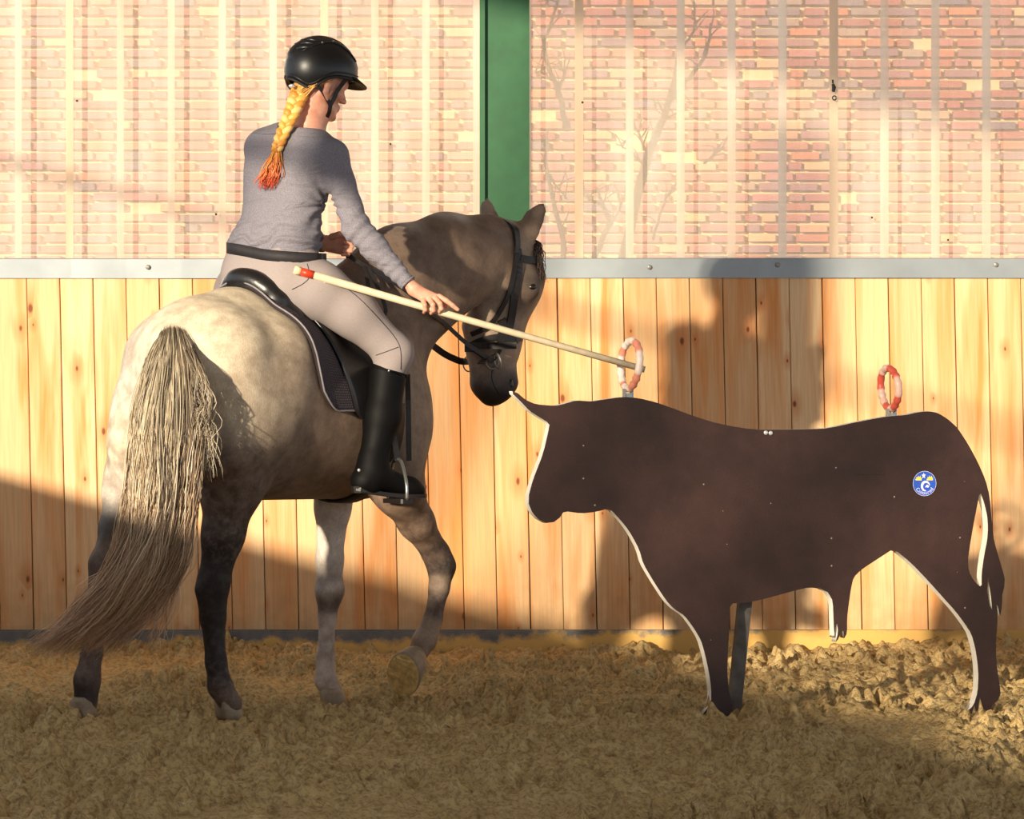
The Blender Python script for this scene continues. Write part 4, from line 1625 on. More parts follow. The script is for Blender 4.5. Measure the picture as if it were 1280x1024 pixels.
def head_strap(name, pixels, width, off=0.003, thick=0.006, mirror=True, mat='strap'):
    ps, ns = surf(pixels, 18, off)
    mb = MB()
    mb.ribbon(ps, ns, width, thick)
    o = mb.build(name, M[mat], bridle)
    if mirror:
        mb = MB()
        mp, mn = [], []
        for p in ps:                                      # the same strap on the far cheek
            q_, n_ = HB.find_nearest(mir(p))[:2]
            mp.append(q_ + n_ * off)
            mn.append(n_)
        mp = [mp[0]] + [(mp[i - 1] + mp[i] * 2 + mp[i + 1]) / 4 for i in range(1, len(mp) - 1)] + [mp[-1]]
        mb.ribbon(mp, mn, width, thick)
        mb.build(name, M[mat], bridle)
    return ps, ns


head_strap('cheekpiece', [(646, 312), (647.5, 325), (647, 336), (645, 352), (642, 370), (640, 386), (637, 404), (633, 420), (629.5, 434)], 0.034)
head_strap('throatlatch', [(643, 316), (641, 335), (638, 352), (633, 370), (628, 380), (619, 396), (611, 405), (601, 412.5), (590, 417)], 0.019, 0.008, mirror=False)
head_strap('browband', [(649, 322), (655, 323.5), (663, 325), (670, 326), (675, 327)], 0.026, 0.006)
head_strap('noseband', [(589, 432), (597, 427), (605, 424.5), (613, 422.5), (622, 421), (630, 420.5), (640, 421.5), (647, 422)], 0.024, 0.004)
head_strap('flash_strap', [(589, 433), (594, 437), (599, 440.5), (604, 444), (610, 448)], 0.020, 0.005, mirror=False)
# crown piece over the poll
ps, ns = surf([(645, 316), (645, 300), (641, 285)], 8, 0.004)
cr_l = [mir(p) for p in ps]
mb = MB()
top = [ps[0], ps[len(ps) // 2], ps[-1]]
pth = spline(top + [(ps[-1] + cr_l[-1]) / 2 + Vector((0, 0, 0.03))] + [cr_l[-1], cr_l[len(cr_l) // 2], cr_l[0]], 24)
cen = (ps[0] + cr_l[0]) / 2
mb.ribbon(pth, [(p - cen) for p in pth], 0.036, 0.007)
mb.build('crownpiece', M['strap'], bridle)
# nose bridge part round the front, chin part behind
mb = MB()
a, an = surf([(644, 422), (650, 422)], 4, 0.004)
m_ = mir(a[-1])
nf = (KF * 0.9).normalized()
front = spline([a[0], a[-1], (a[-1] + m_) / 2 + KF * 0.035, m_, mir(a[0])], 14)
mb.ribbon(front, [(p - P(620, 424, .76)) * 1.0 for p in front], 0.026, 0.007)
mb.build('nose_strap', M['strap'], bridle)
b_, bn = surf([(590, 432), (588, 433)], 3, 0.004)
back = spline([b_[0], (b_[0] + mir(b_[0])) / 2 - KF * 0.03, mir(b_[0])], 10)
mb = MB()
mb.ribbon(back, [(p - P(620, 424, .76)) for p in back], 0.026, 0.007)
mb.build('chin_strap', M['strap'], bridle)
# keeper / buckle lump at the back of the noseband
q, nn = hit(588, 434)
mb = MB()
mb.box(q + nn * 0.012, 0.03, 0.02, 0.034)
mb.build('buckle', M['strap'], bridle)
# bit rings
q, nn = hit(615, 451)
q = q + nn * 0.010
t1 = Vector((0, 0, 1)).cross(nn).normalized()
t2 = nn.cross(t1)
BITR = q
for mm in (False, True):
    ring = [q + t1 * math.cos(a) * 0.024 + t2 * math.sin(a) * 0.030 for a in np.linspace(0, 2 * math.pi, 20, endpoint=False)]
    if mm:
        ring = [mir(p) + Vector((-0.02, 0, 0)) for p in ring]
    mb = MB()
    mb.tube(ring, 0.0035, 6, True)
    mb.build('bit_ring', M['tooth'], bridle, True)
mb = MB()
mb.ribbon([q + t1 * 0.02 + Vector((0.012, 0, 0.045)), q + t1 * 0.012 + Vector((0.006, 0, 0.02)), q], [nn] * 3, 0.012, 0.006)
mb.build('bit_strap', M['strap'], bridle)

# reins: right rein from the bit to the left hand, in front of the neck; left rein round the far side
HANDL = P(425, 309, .10)


def rein(name, pts, w=0.016, n=26, mat='strap', up=None):
    pp = spline(pts, n)
    mb = MB()
    mb.ribbon(pp, [up or Vector((0.3, -0.95, 0.1))] * n, w, 0.004)
    return mb.build(name, M[mat], bridle)


rein('rein', [q, P(597, 439, .56), P(580, 427, .50), P(556, 405, .40), P(537, 390, .28), P(512, 367, .20), P(490, 352, .14), P(462, 336, .09), P(443, 325, .08), P(431, 315, .09)])
lr = rein('rein', [mir(q) + Vector((-0.06, -0.02, 0)), P(580, 452.5, .80), P(566, 448, .78), P(556, 443, .76), P(546, 436, .74), P(520, 415, .72), P(480, 370, .6), P(448, 330, .40), P(432, 318, .20)], 0.026, mat='rein')
# slack loop of the rein hanging down the neck behind the thigh
rein('rein_bight', [P(455, 331, .085), P(458, 345, .07), P(461, 362, .06), P(466, 385, .06), P(474, 398, .07), P(482, 388, .07), P(474, 364, .07), P(466, 346, .08), P(460, 335, .085)], 0.014, 30)
mb = MB()
mb.tube([P(586 + 7 * math.cos(a), 455 + 9.5 * math.sin(a), .80) for a in np.linspace(0, 2 * math.pi, 18, endpoint=False)], 0.0028, 6, True)
mb.build('bit_ring', M['tooth'], bridle, True)

# ================================================================== SADDLE PAD AND SADDLE
AXZ = 1.10


def on_back(f, th, off):
    d = HR * math.sin(th) + Vector((0, 0, math.cos(th)))
    c = L(f, 0, AXZ)
    q, n, *_ = TRUNK.ray_cast(c + d * 0.9, -d)
    if q is None:
        q, n = c + d * 0.3, d
    return q + n * off, n


# the trunk without limbs and neck, for draping tack on
tme, TV, TQ = nets_mesh('tmp_trunk', [field(prims[:6] + [p for i, p in enumerate(prims[6:14])], 0.014)])
TRUNK = BVHTree.FromPolygons([Vector(v) for v in TV], [tuple(x) for x in TQ])
bpy.data.meshes.remove(tme)


def drape(name, fb, ff, thmax, off, thick, mat, nf=26, nt=60, parent=None, half=None, tmin=None):
    """cloth or leather laid over the back; fb, ff: rear and front edge over |angle|"""
    v, nrm = [], []
    for j in range(nt + 1):
        tt = -1 + 2 * j / nt
        if half:
            tt = half * (tmin + (1 - tmin) * j / nt)
        for i in range(nf + 1):
            s = i / nf
            th = tt * thmax(s)
            a = abs(th)
            f_ = fb(a) + s * (ff(a) - fb(a))
            p, n = on_back(f_, th, off)
            v.append(p)
            nrm.append(n)
    W_ = nf + 1
    for _ in range(3):
        v2 = list(v)
        for j in range(1, nt):
            for i in range(1, nf):
                v2[j * W_ + i] = v[j * W_ + i] * 0.4 + (v[(j - 1) * W_ + i] + v[(j + 1) * W_ + i] + v[j * W_ + i - 1] + v[j * W_ + i + 1]) * 0.15
        v = v2
    N = len(v)
    out = [p + n * thick for p, n in zip(v, nrm)]
    q = [(j * W_ + i, j * W_ + i + 1, (j + 1) * W_ + i + 1, (j + 1) * W_ + i) for j in range(nt) for i in range(nf)]
    f = [tuple(k + N for k in x) for x in q] + [x[::-1] for x in q]
    rim = [(i, i + 1) for i in range(nf)] + [(j * W_ + nf, (j + 1) * W_ + nf) for j in range(nt)] + [(nt * W_ + i + 1, nt * W_ + i) for i in range(nf)][::-1] + [((j + 1) * W_, j * W_) for j in range(nt)][::-1]
    f += [(b, a, a + N, b + N) for a, b in rim]
    me = mesh_np(name, v + out, f)
    me.materials.append(mat)
    uv = me.uv_layers.new(name='UV')
    arr = np.zeros((len(me.loops), 2), dtype=np.float32)
    li = np.zeros(len(me.loops), dtype=np.int32)
    me.loops.foreach_get('vertex_index', li)
    li = li % N
    arr[:, 0] = (li % W_) / nf * 0.9
    arr[:, 1] = (li // W_) / nt * (2.4 if not half else 1.2)
    uv.data.foreach_set('uv', arr.ravel())
    bm = bmesh.new()
    bm.from_mesh(me)
    bmesh.ops.recalc_face_normals(bm, faces=bm.faces)
    bm.to_mesh(me)
    bm.free()
    edge = [out[j * W_] for j in range(nt + 1)]
    return link(name, me, None, parent, True), out, W_


pad, po, PWd = drape('saddle_pad', lambda a: 0.315 + 0.145 * (a / 1.55) ** 1.35, lambda a: 0.84 + 0.01 * a,
                     lambda s: RAD(90) - RAD(13) * max(0, (0.16 - s) / 0.16) ** 2 - RAD(10) * max(0, (s - 0.88) / 0.12) ** 2, 0.006, 0.014, M['quilt'])
tag(pad, 'dark grey quilted saddle pad with pale piping under the saddle', 'saddle pad')
mb = MB()
edge = [po[i] for i in range(PWd - 1, -1, -1)] + [po[j * PWd] for j in range(1, 61)] + [po[60 * PWd + i] for i in range(1, PWd)]
mb.tube(edge, 0.0036, 6)
mb.build('piping', M['piping'], pad, True)

saddle = empty('saddle', L(0.55, 0, 1.45), 'black leather saddle on the grey pad, under the rider', 'saddle')
sp = [
    cap(L(0.42, 0, 1.49), L(0.78, 0, 1.485), 0.075, 0.055, 0.05, Vector((0, 0, 1)), 0.6),
    cap(L(0.42, 0.06, 1.48), L(0.70, 0.08, 1.45), 0.07, 0.05, 0.05, Vector((0, 0, 1)), 0.7), cap(L(0.42, -0.06, 1.48), L(0.70, -0.08, 1.45), 0.07, 0.05, 0.05, Vector((0, 0, 1)), 0.7),
    cap(L(0.78, 0, 1.485), L(0.87, 0, 1.56), 0.05, 0.04, 0.05), cap(L(0.87, 0, 1.56), L(0.80, 0.13, 1.42), 0.04, 0.035, 0.04), cap(L(0.87, 0, 1.56), L(0.80, -0.13, 1.42), 0.04, 0.035, 0.04),
]


def cant(t, dz=0.0, df=0.0):
    a = abs(t)
    return L(0.352 + df + 0.06 * a ** 1.7 + (0.10 * max(0, t - .75) if t > 0 else 0), (0.165 if t > 0 else 0.135) * t, 1.568 + dz - 0.115 * a ** 2.4 - (0.09 * max(0, a - .8)))


ts = np.linspace(-1.1, 1.35, 15)
for a_, b_ in zip(ts[:-1], ts[1:]):
    sp += [cap(cant(a_), cant(b_), 0.032, 0.032, 0.03), cap(cant(a_, -.042, .004), cant(b_, -.042, .004), 0.034, 0.034, 0.012)]
sme, *_ = nets_mesh('seat', [field(sp, 0.006)])
link('seat', sme, M['leather'], saddle)
for s in (1, -1):
    mb_p = [cap(L(0.36, 0.085 * s, 1.455), L(0.45, 0.125 * s, 1.425), 0.048, 0.045, 0.03), cap(L(0.45, 0.125 * s, 1.425), L(0.75, 0.13 * s, 1.405), 0.045, 0.03, 0.03)]
    me_, *_ = nets_mesh('panel', [field(mb_p, 0.008)])
    link('panel', me_, M['leather'], saddle)
    drape('flap', lambda a: 0.50 + 0.10 * max(0, a - 0.5), lambda a: 0.78 + 0.05 * max(0, a - 0.6), lambda s_: RAD(98) - RAD(8) * (2 * s_ - 1) ** 4, 0.022, 0.012, M['leather'], 14, 24, saddle, s, 0.25)
# welts round the cantle
mb = MB()
mb.tube([cant(t, -.004, 0) - HF * 0.031 + Vector((0, 0, .004)) for t in np.linspace(-1.0, 1.1, 24)], 0.003, 6)
mb.build('welt', M['welt'], saddle, True)
mb = MB()
mb.tube(spline([L(0.40, -0.145, 1.455), L(0.345, -0.08, 1.535), L(0.322, 0, 1.56), L(0.345, 0.09, 1.535), L(0.395, 0.165, 1.455), L(0.48, 0.21, 1.385)], 30), 0.003, 6)
mb.build('welt', M['welt'], saddle, True)
# loose strap end in front of the knee
mb = MB()
mb.ribbon(spline([P(509, 468, -.03), P(510, 500, .0), P(510.5, 540, .0), P(511, 576, .01)], 10), [Vector((0.3, -0.95, 0))] * 10, 0.019, 0.004)
mb.build('strap', M['strap'], saddle)
# stirrups
FH = RAD(36)
FD = Vector((math.cos(FH), math.sin(FH), 0))
FS = Vector((math.sin(FH), -math.cos(FH), 0))
for s in (1, -1):
    if s == 1:
        topp, tre = P(497, 574, -.135), P(497, 625, -.155)
    else:
        m2 = lambda v: Vector(v) - HR * 2 * (Vector(v) - HO).dot(HR)
        topp, tre = m2(P(497, 574, -.135)), m2(P(497, 625, -.155))
    side = FS if s == 1 else (FS - HR * 2 * FS.dot(HR))
    fwd = FD if s == 1 else (FD - HR * 2 * FD.dot(HR))
    mb = MB()
    arch = spline([tre - side * 0.058, tre - side * 0.056 + Vector((0, 0, 0.06)), topp - side * 0.025 - Vector((0, 0, 0.012)), topp, topp + side * 0.025 - Vector((0, 0, 0.012)), tre + side * 0.056 + Vector((0, 0, 0.06)), tre + side * 0.058], 26)
    mb.tube(arch, 0.0065, 8)
    iron = mb.build('stirrup_iron', M['steel'], saddle, True)
    mb = MB()
    R = Matrix((side, fwd, side.cross(fwd))).transposed()
    mb.box(tre - Vector((0, 0, 0.004)), 0.125, 0.05, 0.016, R, 0.006)
    mb.build('tread', M['strap'], iron)
    upper = L(0.72, 0.33 * s, 1.22)
    mb = MB()
    mb.ribbon(spline([upper, (upper + topp) / 2, topp], 8), [side] * 8, 0.025, 0.005)
    mb.build('stirrup_leather', M['strap'], saddle)
# girth
gp_ = []
for a in np.linspace(RAD(85), RAD(275), 30):
    d = HR * math.sin(a) + Vector((0, 0, math.cos(a)))
    q, n, *_ = TRUNK.ray_cast(L(0.86, 0, AXZ) + d * 0.9, -d)
    gp_.append((q + n * 0.002, n))
mb = MB()
mb.ribbon([g[0] for g in gp_], [g[1] for g in gp_], 0.07, 0.012)
mb.build('girth', M['strap'], saddle, True)
# ================================================================== RIDER
TA = RAD(55)
TF = Vector((math.cos(TA), math.sin(TA), 0))
TR_ = Vector((math.sin(TA), -math.cos(TA), 0))
UP = Vector((0, 0, 1))


def shrink(ps, d):
    out = []
    for p in ps:
        if p[0] == 'c':
            out.append(('c', p[1], p[2], p[3] + d, p[4] + d, p[5], p[6], p[7]))
        else:
            e = [a * (1 + d / np.linalg.norm(a)) for a in p[2]]
            out.append(('e', p[1], e, p[3]))
    return out


def cut_local(F, lo, h, pt, n, rad):
    """remove what lies beyond the plane, within rad of pt"""
    n = np.array(Vector(n).normalized())
    pt = np.array(pt)
    g = [lo[d] + h * np.arange(F.shape[d]) - pt[d] for d in range(3)]
    pl = (g[0] * n[0])[:, None, None] + (g[1] * n[1])[None, :, None] + (g[2] * n[2])[None, None, :]
    rr = np.sqrt((g[0] ** 2)[:, None, None] + (g[1] ** 2)[None, :, None] + (g[2] ** 2)[None, None, :]) - rad
    reg = np.maximum(-pl, rr)
    return np.maximum(F, -reg.astype(np.float32))


def mirh(v):
    v = Vector(v)
    return v - HR * 2 * (v - HO - HF * 0).dot(HR)


def row(c, half, r, k=0.06, dr=0.0):
    c = Vector(c)
    return cap(c - TR_ * half, c + TR_ * half, r, r + dr, k)


torso = [
    row(P(340, 318, -.06), .075, .100), row(P(347, 292, -.05), .068, .096), row(P(355, 250, -.045), .066, .098), row(P(360, 214, -.04), .082, .098),
    row(P(366, 190, -.03), .085, .082),
    cap(P(368, 178, -.03), P(334, 180, .05), .060, .052, .05), cap(P(375, 180, -.05), P(415, 196, -.14), .060, .050, .05),
    cap(P(378, 176, -.03), P(384, 163, -.03), .062, .050, .05), cap(P(352, 170, .02), P(374, 164, -.01), .040, .045, .05),
]
SHR, ELR, WRR = P(416, 198, -.15), P(445, 284, -.19), P(513, 357, -.225)
SHL, ELL, WRL = P(328, 186, .06), P(352, 282, .20), P(406, 304, .115)
arm_r = [cap(SHR, ELR, .054, .047, .05), cap(ELR, ELR.lerp(WRR, .35), .049, .044, .03), cap(ELR.lerp(WRR, .35), WRR, .044, .027, .03)]
arm_l = [cap(SHL, ELL, .055, .045, .05), cap(ELL, ELL.lerp(WRL, .35), .047, .042, .03), cap(ELL.lerp(WRL, .35), WRL, .042, .027, .03)]
NECKP = P(386, 164, -.03)

person = empty('person', P(338, 380, -.06), 'rider in grey top, beige breeches and black helmet, seated on the horse', 'person')

# ---- sweater
sw_p = torso + arm_r + arm_l
F, lo, h = field(sw_p, 0.0065)
F = cut_local(F, lo, h, P(338, 321, -.05), Vector((0.05, 0.0, -1.0)), 0.27)
F = cut_local(F, lo, h, NECKP + Vector((0, 0, -0.004)), Vector((0.10, 0.12, 1.0)), 0.11)
F = cut_local(F, lo, h, WRR - (WRR - ELR).normalized() * 0.012, WRR - ELR, 0.10)
F = cut_local(F, lo, h, WRL, WRL - ELL, 0.08)
sme, SWV, SWQ = nets_mesh('sweater', [(F, lo, h)])
# stretch folds: gathered above the waist, raying from the armpit, bunched at the elbow
nrm = np.zeros((len(SWV), 3))
sme.vertices.foreach_get('normal', fl_ := np.zeros(len(SWV) * 3, dtype=np.float32))
nrm = fl_.reshape(-1, 3)


def gauss(c, r):
    return np.exp(-((SWV - np.array(c)) ** 2).sum(1) / (r * r))


hz = P(345, 321, -.05).z
ua = np.arctan2(SWV[:, 1] + 0.05, SWV[:, 0] + 0.85)
wob = vnoise(ua * 2.2, SWV[:, 2] * 7, 21)
m_waist = np.clip(1 - np.abs(SWV[:, 2] - hz - 0.055) / 0.10, 0, 1) * (np.sqrt((SWV[:, 0] + .85) ** 2 + (SWV[:, 1] + .05) ** 2) < .24)
dsp = 0.010 * m_waist * np.maximum(0, 0.25 + np.sin(SWV[:, 2] * 150 + wob * 5.5))
ap = P(408, 258, -.12)
ang = np.arctan2(SWV[:, 2] - ap.z, SWV[:, 0] - ap.x)
dsp += 0.006 * gauss(ap, .13) * np.sin(ang * 9 + wob * 2)
axis_d = (SWV - np.array(ELR)) @ np.array((WRR - ELR).normalized())
dsp += 0.0045 * gauss(ELR.lerp(WRR, .12), .075) * np.sin(axis_d * 170 + wob * 3) + 0.0025 * gauss(ELR.lerp(WRR, .75), .10) * np.sin(axis_d * 190 + wob * 4)
dsp += 0.004 * vnoise(SWV[:, 0] * 9 + SWV[:, 1] * 5, SWV[:, 2] * 13, 33)
SWV = SWV + nrm * dsp[:, None]
sme.vertices.foreach_set('co', SWV.astype(np.float32).ravel())
sme.update()
link('sweater', sme, M['knit'], person)
# cuff and hem rolls
mb = MB()
ad = (WRR - ELR).normalized()
cc = WRR - ad * 0.014
s1 = ad.orthogonal().normalized()
s2 = ad.cross(s1)
mb.tube([cc + (s1 * math.cos(a) + s2 * math.sin(a)) * 0.0285 for a in np.linspace(0, 2 * math.pi, 20, endpoint=False)], 0.0045, 6, True)
mb.build('cuff', M['knit'], person, True)

# ---- breeches
HIPR, KNR, SHNR = P(362, 352, -.115), P(493, 441, -.10), P(483, 480, -.105)
leg_r = [
    cap(HIPR, P(398, 364, -.15), .108, .098, .05), cap(P(398, 364, -.15), P(440, 390, -.14), .098, .082, .05),
    cap(P(440, 390, -.14), KNR, .082, .063, .05), cap(KNR, SHNR, .062, .052, .04),
]
leg_l = [('c', np.array(mirh(p[1])), np.array(mirh(p[2])), p[3], p[4], p[5], None, 1.0) for p in leg_r]
pelvis = [row(P(339, 345, -.06), .078, .118), row(P(341, 318, -.06), .074, .094), cap(P(330, 358, -.10), P(360, 360, -.16), .10, .09, .06)]
br_p = pelvis + leg_r + leg_l
F, lo, h = field(br_p, 0.0075)
F = halfspace(F, lo, h, P(345, 312, -.05), Vector((-0.05, 0.0, 1.0)))
F = cut_local(F, lo, h, P(484, 478, -.105), SHNR - KNR, 0.10)
F = cut_local(F, lo, h, mirh(P(484, 478, -.105)), mirh(SHNR) - mirh(KNR), 0.10)
bme_, BRV, BRQ = nets_mesh('breeches', [(F, lo, h)])
breech = link('breeches', bme_, M['breech'], person)
BRT = BVHTree.FromPolygons([Vector(v) for v in BRV], [tuple(q) for q in BRQ])
SWT = BVHTree.FromPolygons([Vector(v) for v in SWV], [tuple(q) for q in SWQ])


def seam(pixels):
    pts = spline([(x, y, 0) for x, y in pixels], 26)
    out = []
    for p in pts:
        q, n = hit(p.x, p.y, BRT)
        out.append(q + n * 0.0006)
    mb = MB()
    mb.tube(out, 0.0014, 5)
    mb.build('seam', M['belt'], breech)


seam([(426, 355), (450, 374), (475, 400), (495, 424), (501, 440), (501, 462)])
seam([(470, 444), (482, 440), (498, 434)])
seam([(384, 330), (387, 345), (380, 354), (365, 362)])

q, n = hit(408, 351.5, BRT)
mb = MB()
mb.box(q + n * 0.003, 0.019, 0.006, 0.013)
mb.build('pocket_tag', M['cream'], breech)

# ---- belt: a band lying on the waist
pts, nr = [], []
bc = P(343, 317, -.055)
for a in np.linspace(0, 2 * math.pi, 48, endpoint=False):
    d = TR_ * math.cos(a) + TF * math.sin(a)
    c = bc + UP * (-0.024 * math.cos(a))
    best = None
    for tr in (BRT, SWT):
        q, n, *_ = tr.ray_cast(c + d * 0.32, -d)
        if q is not None and (best is None or (q - c).length > (best - c).length) and (q - c).length < 0.215:
            best = q
    r_ = (best - c).length if best is not None else 0.16
    pts.append(r_)
for _ in range(4):
    pts = [(pts[i - 1] + pts[i] * 2 + pts[(i + 1) % 48]) / 4 for i in range(48)]
ring, nn_ = [], []
for i, a in enumerate(np.linspace(0, 2 * math.pi, 48, endpoint=False)):
    d = TR_ * math.cos(a) + TF * math.sin(a)
    ring.append(bc + UP * (-0.024 * math.cos(a)) + d * (pts[i] + 0.005))
    nn_.append(d)
mb = MB()
mb.ribbon(ring + [ring[0]], nn_ + [nn_[0]], 0.040, 0.006)
mb.build('belt', M['belt'], person, True)

# ---- body: one skin surface inside the clothes, finer at the head and hands
HA = RAD(30)
FF = Vector((math.cos(HA), math.sin(HA), 0))
FR = Vector((math.sin(HA), -math.cos(HA), 0))
FT = (FF * 0.97 + UP * -0.24).normalized()                # face pitched down
FU = FR.cross(FT).normalized()
if FU.z < 0:
    FU = -FU
HC_ = P(402, 92, -.01)


def hd(f, r, u):
    return HC_ + FT * f + FR * r + FU * u


head_p = [
    cap(hd(-.018, 0, .0), hd(.022, 0, .008), .082, .078, .03, FR, 0.9),
    cap(hd(.034, 0, -.035), hd(.046, 0, -.110), .060, .040, .03, FR, 0.95),          # face mass
    cap(hd(.062, 0, -.128), hd(.078, 0, -.142), .026, .016, .02),                     # chin
    cap(hd(-.002, .052, -.080), hd(.055, .026, -.138), .020, .016, .02), cap(hd(-.002, -.052, -.080), hd(.055, -.026, -.138), .020, .016, .02),   # jaw
    cap(hd(.086, -.028, -.022), hd(.086, .028, -.022), .014, .014, .015),             # brow
    cap(hd(.094, 0, -.036), hd(.112, 0, -.074), .006, .0095, .012),                   # nose
    cap(hd(.099, -.007, -.077), hd(.099, .007, -.077), .006, .006, .010),
    cap(hd(.090, -.009, -.101), hd(.090, .009, -.101), .0065, .0065, .012),           # lips
    cap(hd(.088, -.008, -.112), hd(.088, .008, -.112), .007, .007, .012),
    cap(hd(.066, .040, -.066), hd(.048, .048, -.06), .021, .018, .02), cap(hd(.066, -.040, -.066), hd(.048, -.048, -.06), .021, .018, .02),       # cheeks
    cap(hd(-.018, 0, -.055), P(387, 158, -.03), .050, .049, .04),                     # neck
    cap(P(387, 158, -.03), P(384, 180, -.03), .050, .075, .04),
]
for s in (1, -1):                                                                     # ears
    e = [hd(.006, .076 * s, -.046), hd(-.008, .089 * s, -.052), hd(-.010, .090 * s, -.078), hd(.006, .077 * s, -.100)]
    rr = (.012, .011, .010, .008)
    for i in range(3):
        head_p.append(cap(e[i], e[i + 1], rr[i], rr[i + 1], .006))
    head_p.append(cap(hd(.014, .080 * s, -.070), hd(.012, .079 * s, -.084), .007, .006, .006))


def hand(chains, palm):
    out = [cap(a, b, ra, rb, .014) for a, b, ra, rb in palm]
    for ch, rr in chains:
        for i in range(len(ch) - 1):
            out.append(cap(ch[i], ch[i + 1], rr[i], rr[i + 1], .0035))
    return out


fr4 = (.0098, .0090, .0082, .0068)
right_hand = hand(
    [([P(549, 370.5, -.238), P(558, 376, -.250), P(566, 382, -.252), P(572, 387, -.250)], fr4),
     ([P(545, 373.5, -.246), P(550, 379.5, -.270), P(551.5, 386, -.268), P(549, 390, -.252)], fr4),
     ([P(537, 374.5, -.246), P(541, 381, -.271), P(541.5, 388, -.268), P(539, 391.5, -.250)], fr4),
     ([P(528.5, 374.5, -.244), P(531, 381.5, -.266), P(531.5, 387.5, -.262), P(530, 390.5, -.246)], (.009, .008, .0072, .006)),
     ([P(527, 364, -.205), P(540, 371, -.190), P(551, 378, -.205), P(558, 383, -.222)], (.013, .0105, .0095, .0075))],
    [(WRR - ad * 0.03, P(519, 362, -.228), .023, .020), (P(517, 360.5, -.225), P(545, 371, -.236), .017, .0115), (P(517, 362, -.228), P(537, 373, -.240), .018, .0115),
     (P(517, 363, -.228), P(529, 374, -.238), .018, .011), (P(520, 362, -.215), P(532, 367, -.212), .016, .013)])
left_hand = hand(
    [([P(430, 298.5, .09), P(437, 299.5, .075), P(438, 303, .055), P(431, 303.5, .045)], fr4),
     ([P(430, 304.5, .088), P(438.5, 305.5, .072), P(439.5, 308.5, .05), P(431, 309, .042)], fr4),
     ([P(429.5, 310, .088), P(437.5, 311, .072), P(438.5, 313.5, .05), P(430, 314, .042)], fr4),
     ([P(428, 315, .088), P(434, 316.5, .074), P(435, 318, .055), P(428, 318.5, .046)], (.0088, .008, .0074, .0062)),
     ([P(415, 296, .07), P(424, 293, .055), P(433, 294, .055), P(438, 296.5, .06)], (.013, .011, .0098, .0078))],
    [(WRL - (WRL - ELL).normalized() * .04, P(409, 304, .11), .025, .022), (P(409, 301, .105), P(429, 299, .088), .019, .0125), (P(409, 304, .105), P(429, 305, .086), .02, .0125),
     (P(409, 306, .105), P(428, 311, .086), .02, .0125), (P(409, 308, .105), P(427, 315, .088), .017, .011)])
inner = shrink(torso[:-1], -.016) + shrink(arm_r[:2] + arm_l[:2], -.012) + shrink(pelvis, -.018) + shrink(leg_r + leg_l, -.014) + [
    cap(ELR.lerp(WRR, .3), WRR, .034, .020, .03), cap(ELL.lerp(WRL, .3), WRL, .034, .020, .03),
    cap(SHNR, P(470, 580, -.145), .044, .032, .04), cap(mirh(SHNR), mirh(P(470, 580, -.145)), .044, .032, .04),
    cap(P(384, 190, -.03), P(386, 168, -.03), .062, .044, .04)]
bodyme, *_ = nets_mesh('body', [field(inner, 0.011), field(head_p, 0.0036, 0.02), field(right_hand, 0.0020, 0.01), field(left_hand, 0.0022, 0.01)])
body = link('body', bodyme, M['skin'], person)
for s in (1, -1):
    mb = MB()
    mb.ball(hd(.077, .030 * s, -.044), 0.0115, seg=12, ring=8)
    mb.build('eye', M['eye'], body, True)

# ---- boots
bt = [
    cap(P(485, 466, -.105), P(478, 520, -.12), .068, .062, .04), cap(P(478, 520, -.12), P(466, 578, -.15), .062, .050, .04),
    cap(P(466, 578, -.15), P(457, 600, -.165), .048, .046, .03), cap(P(468, 596, -.16), P(513, 610, -.08), .047, .034, .04),
    cap(P(513, 610, -.08), P(522, 614, -.065), .034, .027, .03), cap(P(455, 603, -.17), P(460, 606, -.165), .042, .038, .03),
]
boots = []
F, lo, h = field(bt, 0.006)
F = halfspace(F, lo, h, P(486, 463, -.105), KNR - SHNR + Vector((0.02, 0, 0)))
F = halfspace(F, lo, h, P(490, 619, -.12), Vector((-.10, 0, -1)))
btm, BTV, BTQ = nets_mesh('boot', [(F, lo, h)])
b1 = link('boot', btm, M['boot'], person)
# mirrored boot for the far side
v2 = [mirh(Vector(v)) for v in BTV]
bm2 = mesh_np('boot', v2, [q[::-1] for q in BTQ])
bm2.polygons.foreach_set('use_smooth', [True] * len(bm2.polygons))
b2 = link('boot', bm2, M['boot'], person)
BTT = BVHTree.FromPolygons([Vector(v) for v in BTV], [tuple(q) for q in BTQ])
for b, mf in ((b1, lambda v: Vector(v)), (b2, mirh)):
    # sole and heel under the foot
    mb = MB()
    path = spline([P(442, 611, -.19), P(462, 615.5, -.165), P(490, 619.5, -.12), P(512, 620.5, -.08), P(531, 620, -.05)], 14)
    wd = [.045, .066, .070, .066, .060, .060, .066, .074, .080, .082, .080, .074, .062, .036]
    mb.ribbon([mf(p) - UP * 0.006 for p in path], [UP] * 14, wd, 0.014)
    hs = mf(P(450, 612, -.18))
    mb.tube([hs + UP * 0.012, hs - UP * 0.012], [.034, .030], 14)
    mb.build('sole', M['strap'], b)
    if b is b1:
        q, n = hit(449, 588, BTT)
        mb = MB()
        mb.ball(q + n * 0.001, 0.0065, seg=10, ring=6)
        mb.build('stud', M['stud'], b, True)
        q, n = hit(486, 463.5, BTT)
        mb = MB()
        mb.ball(q + n * 0.001, 0.004, seg=8, ring=6)
        mb.build('stud', M['stud'], b, True)
    # top rim
    mb = MB()
    rc = mf(P(486, 464, -.105))
    axd = (mf(KNR) - mf(SHNR)).normalized()
    u_ = axd.orthogonal().normalized()
    w_ = axd.cross(u_)
    mb.tube([rc + (u_ * math.cos(a) + w_ * math.sin(a)) * 0.0675 for a in np.linspace(0, 2 * math.pi, 26, endpoint=False)], 0.004, 6, True)
    mb.build('rim', M['boot'], b, True)

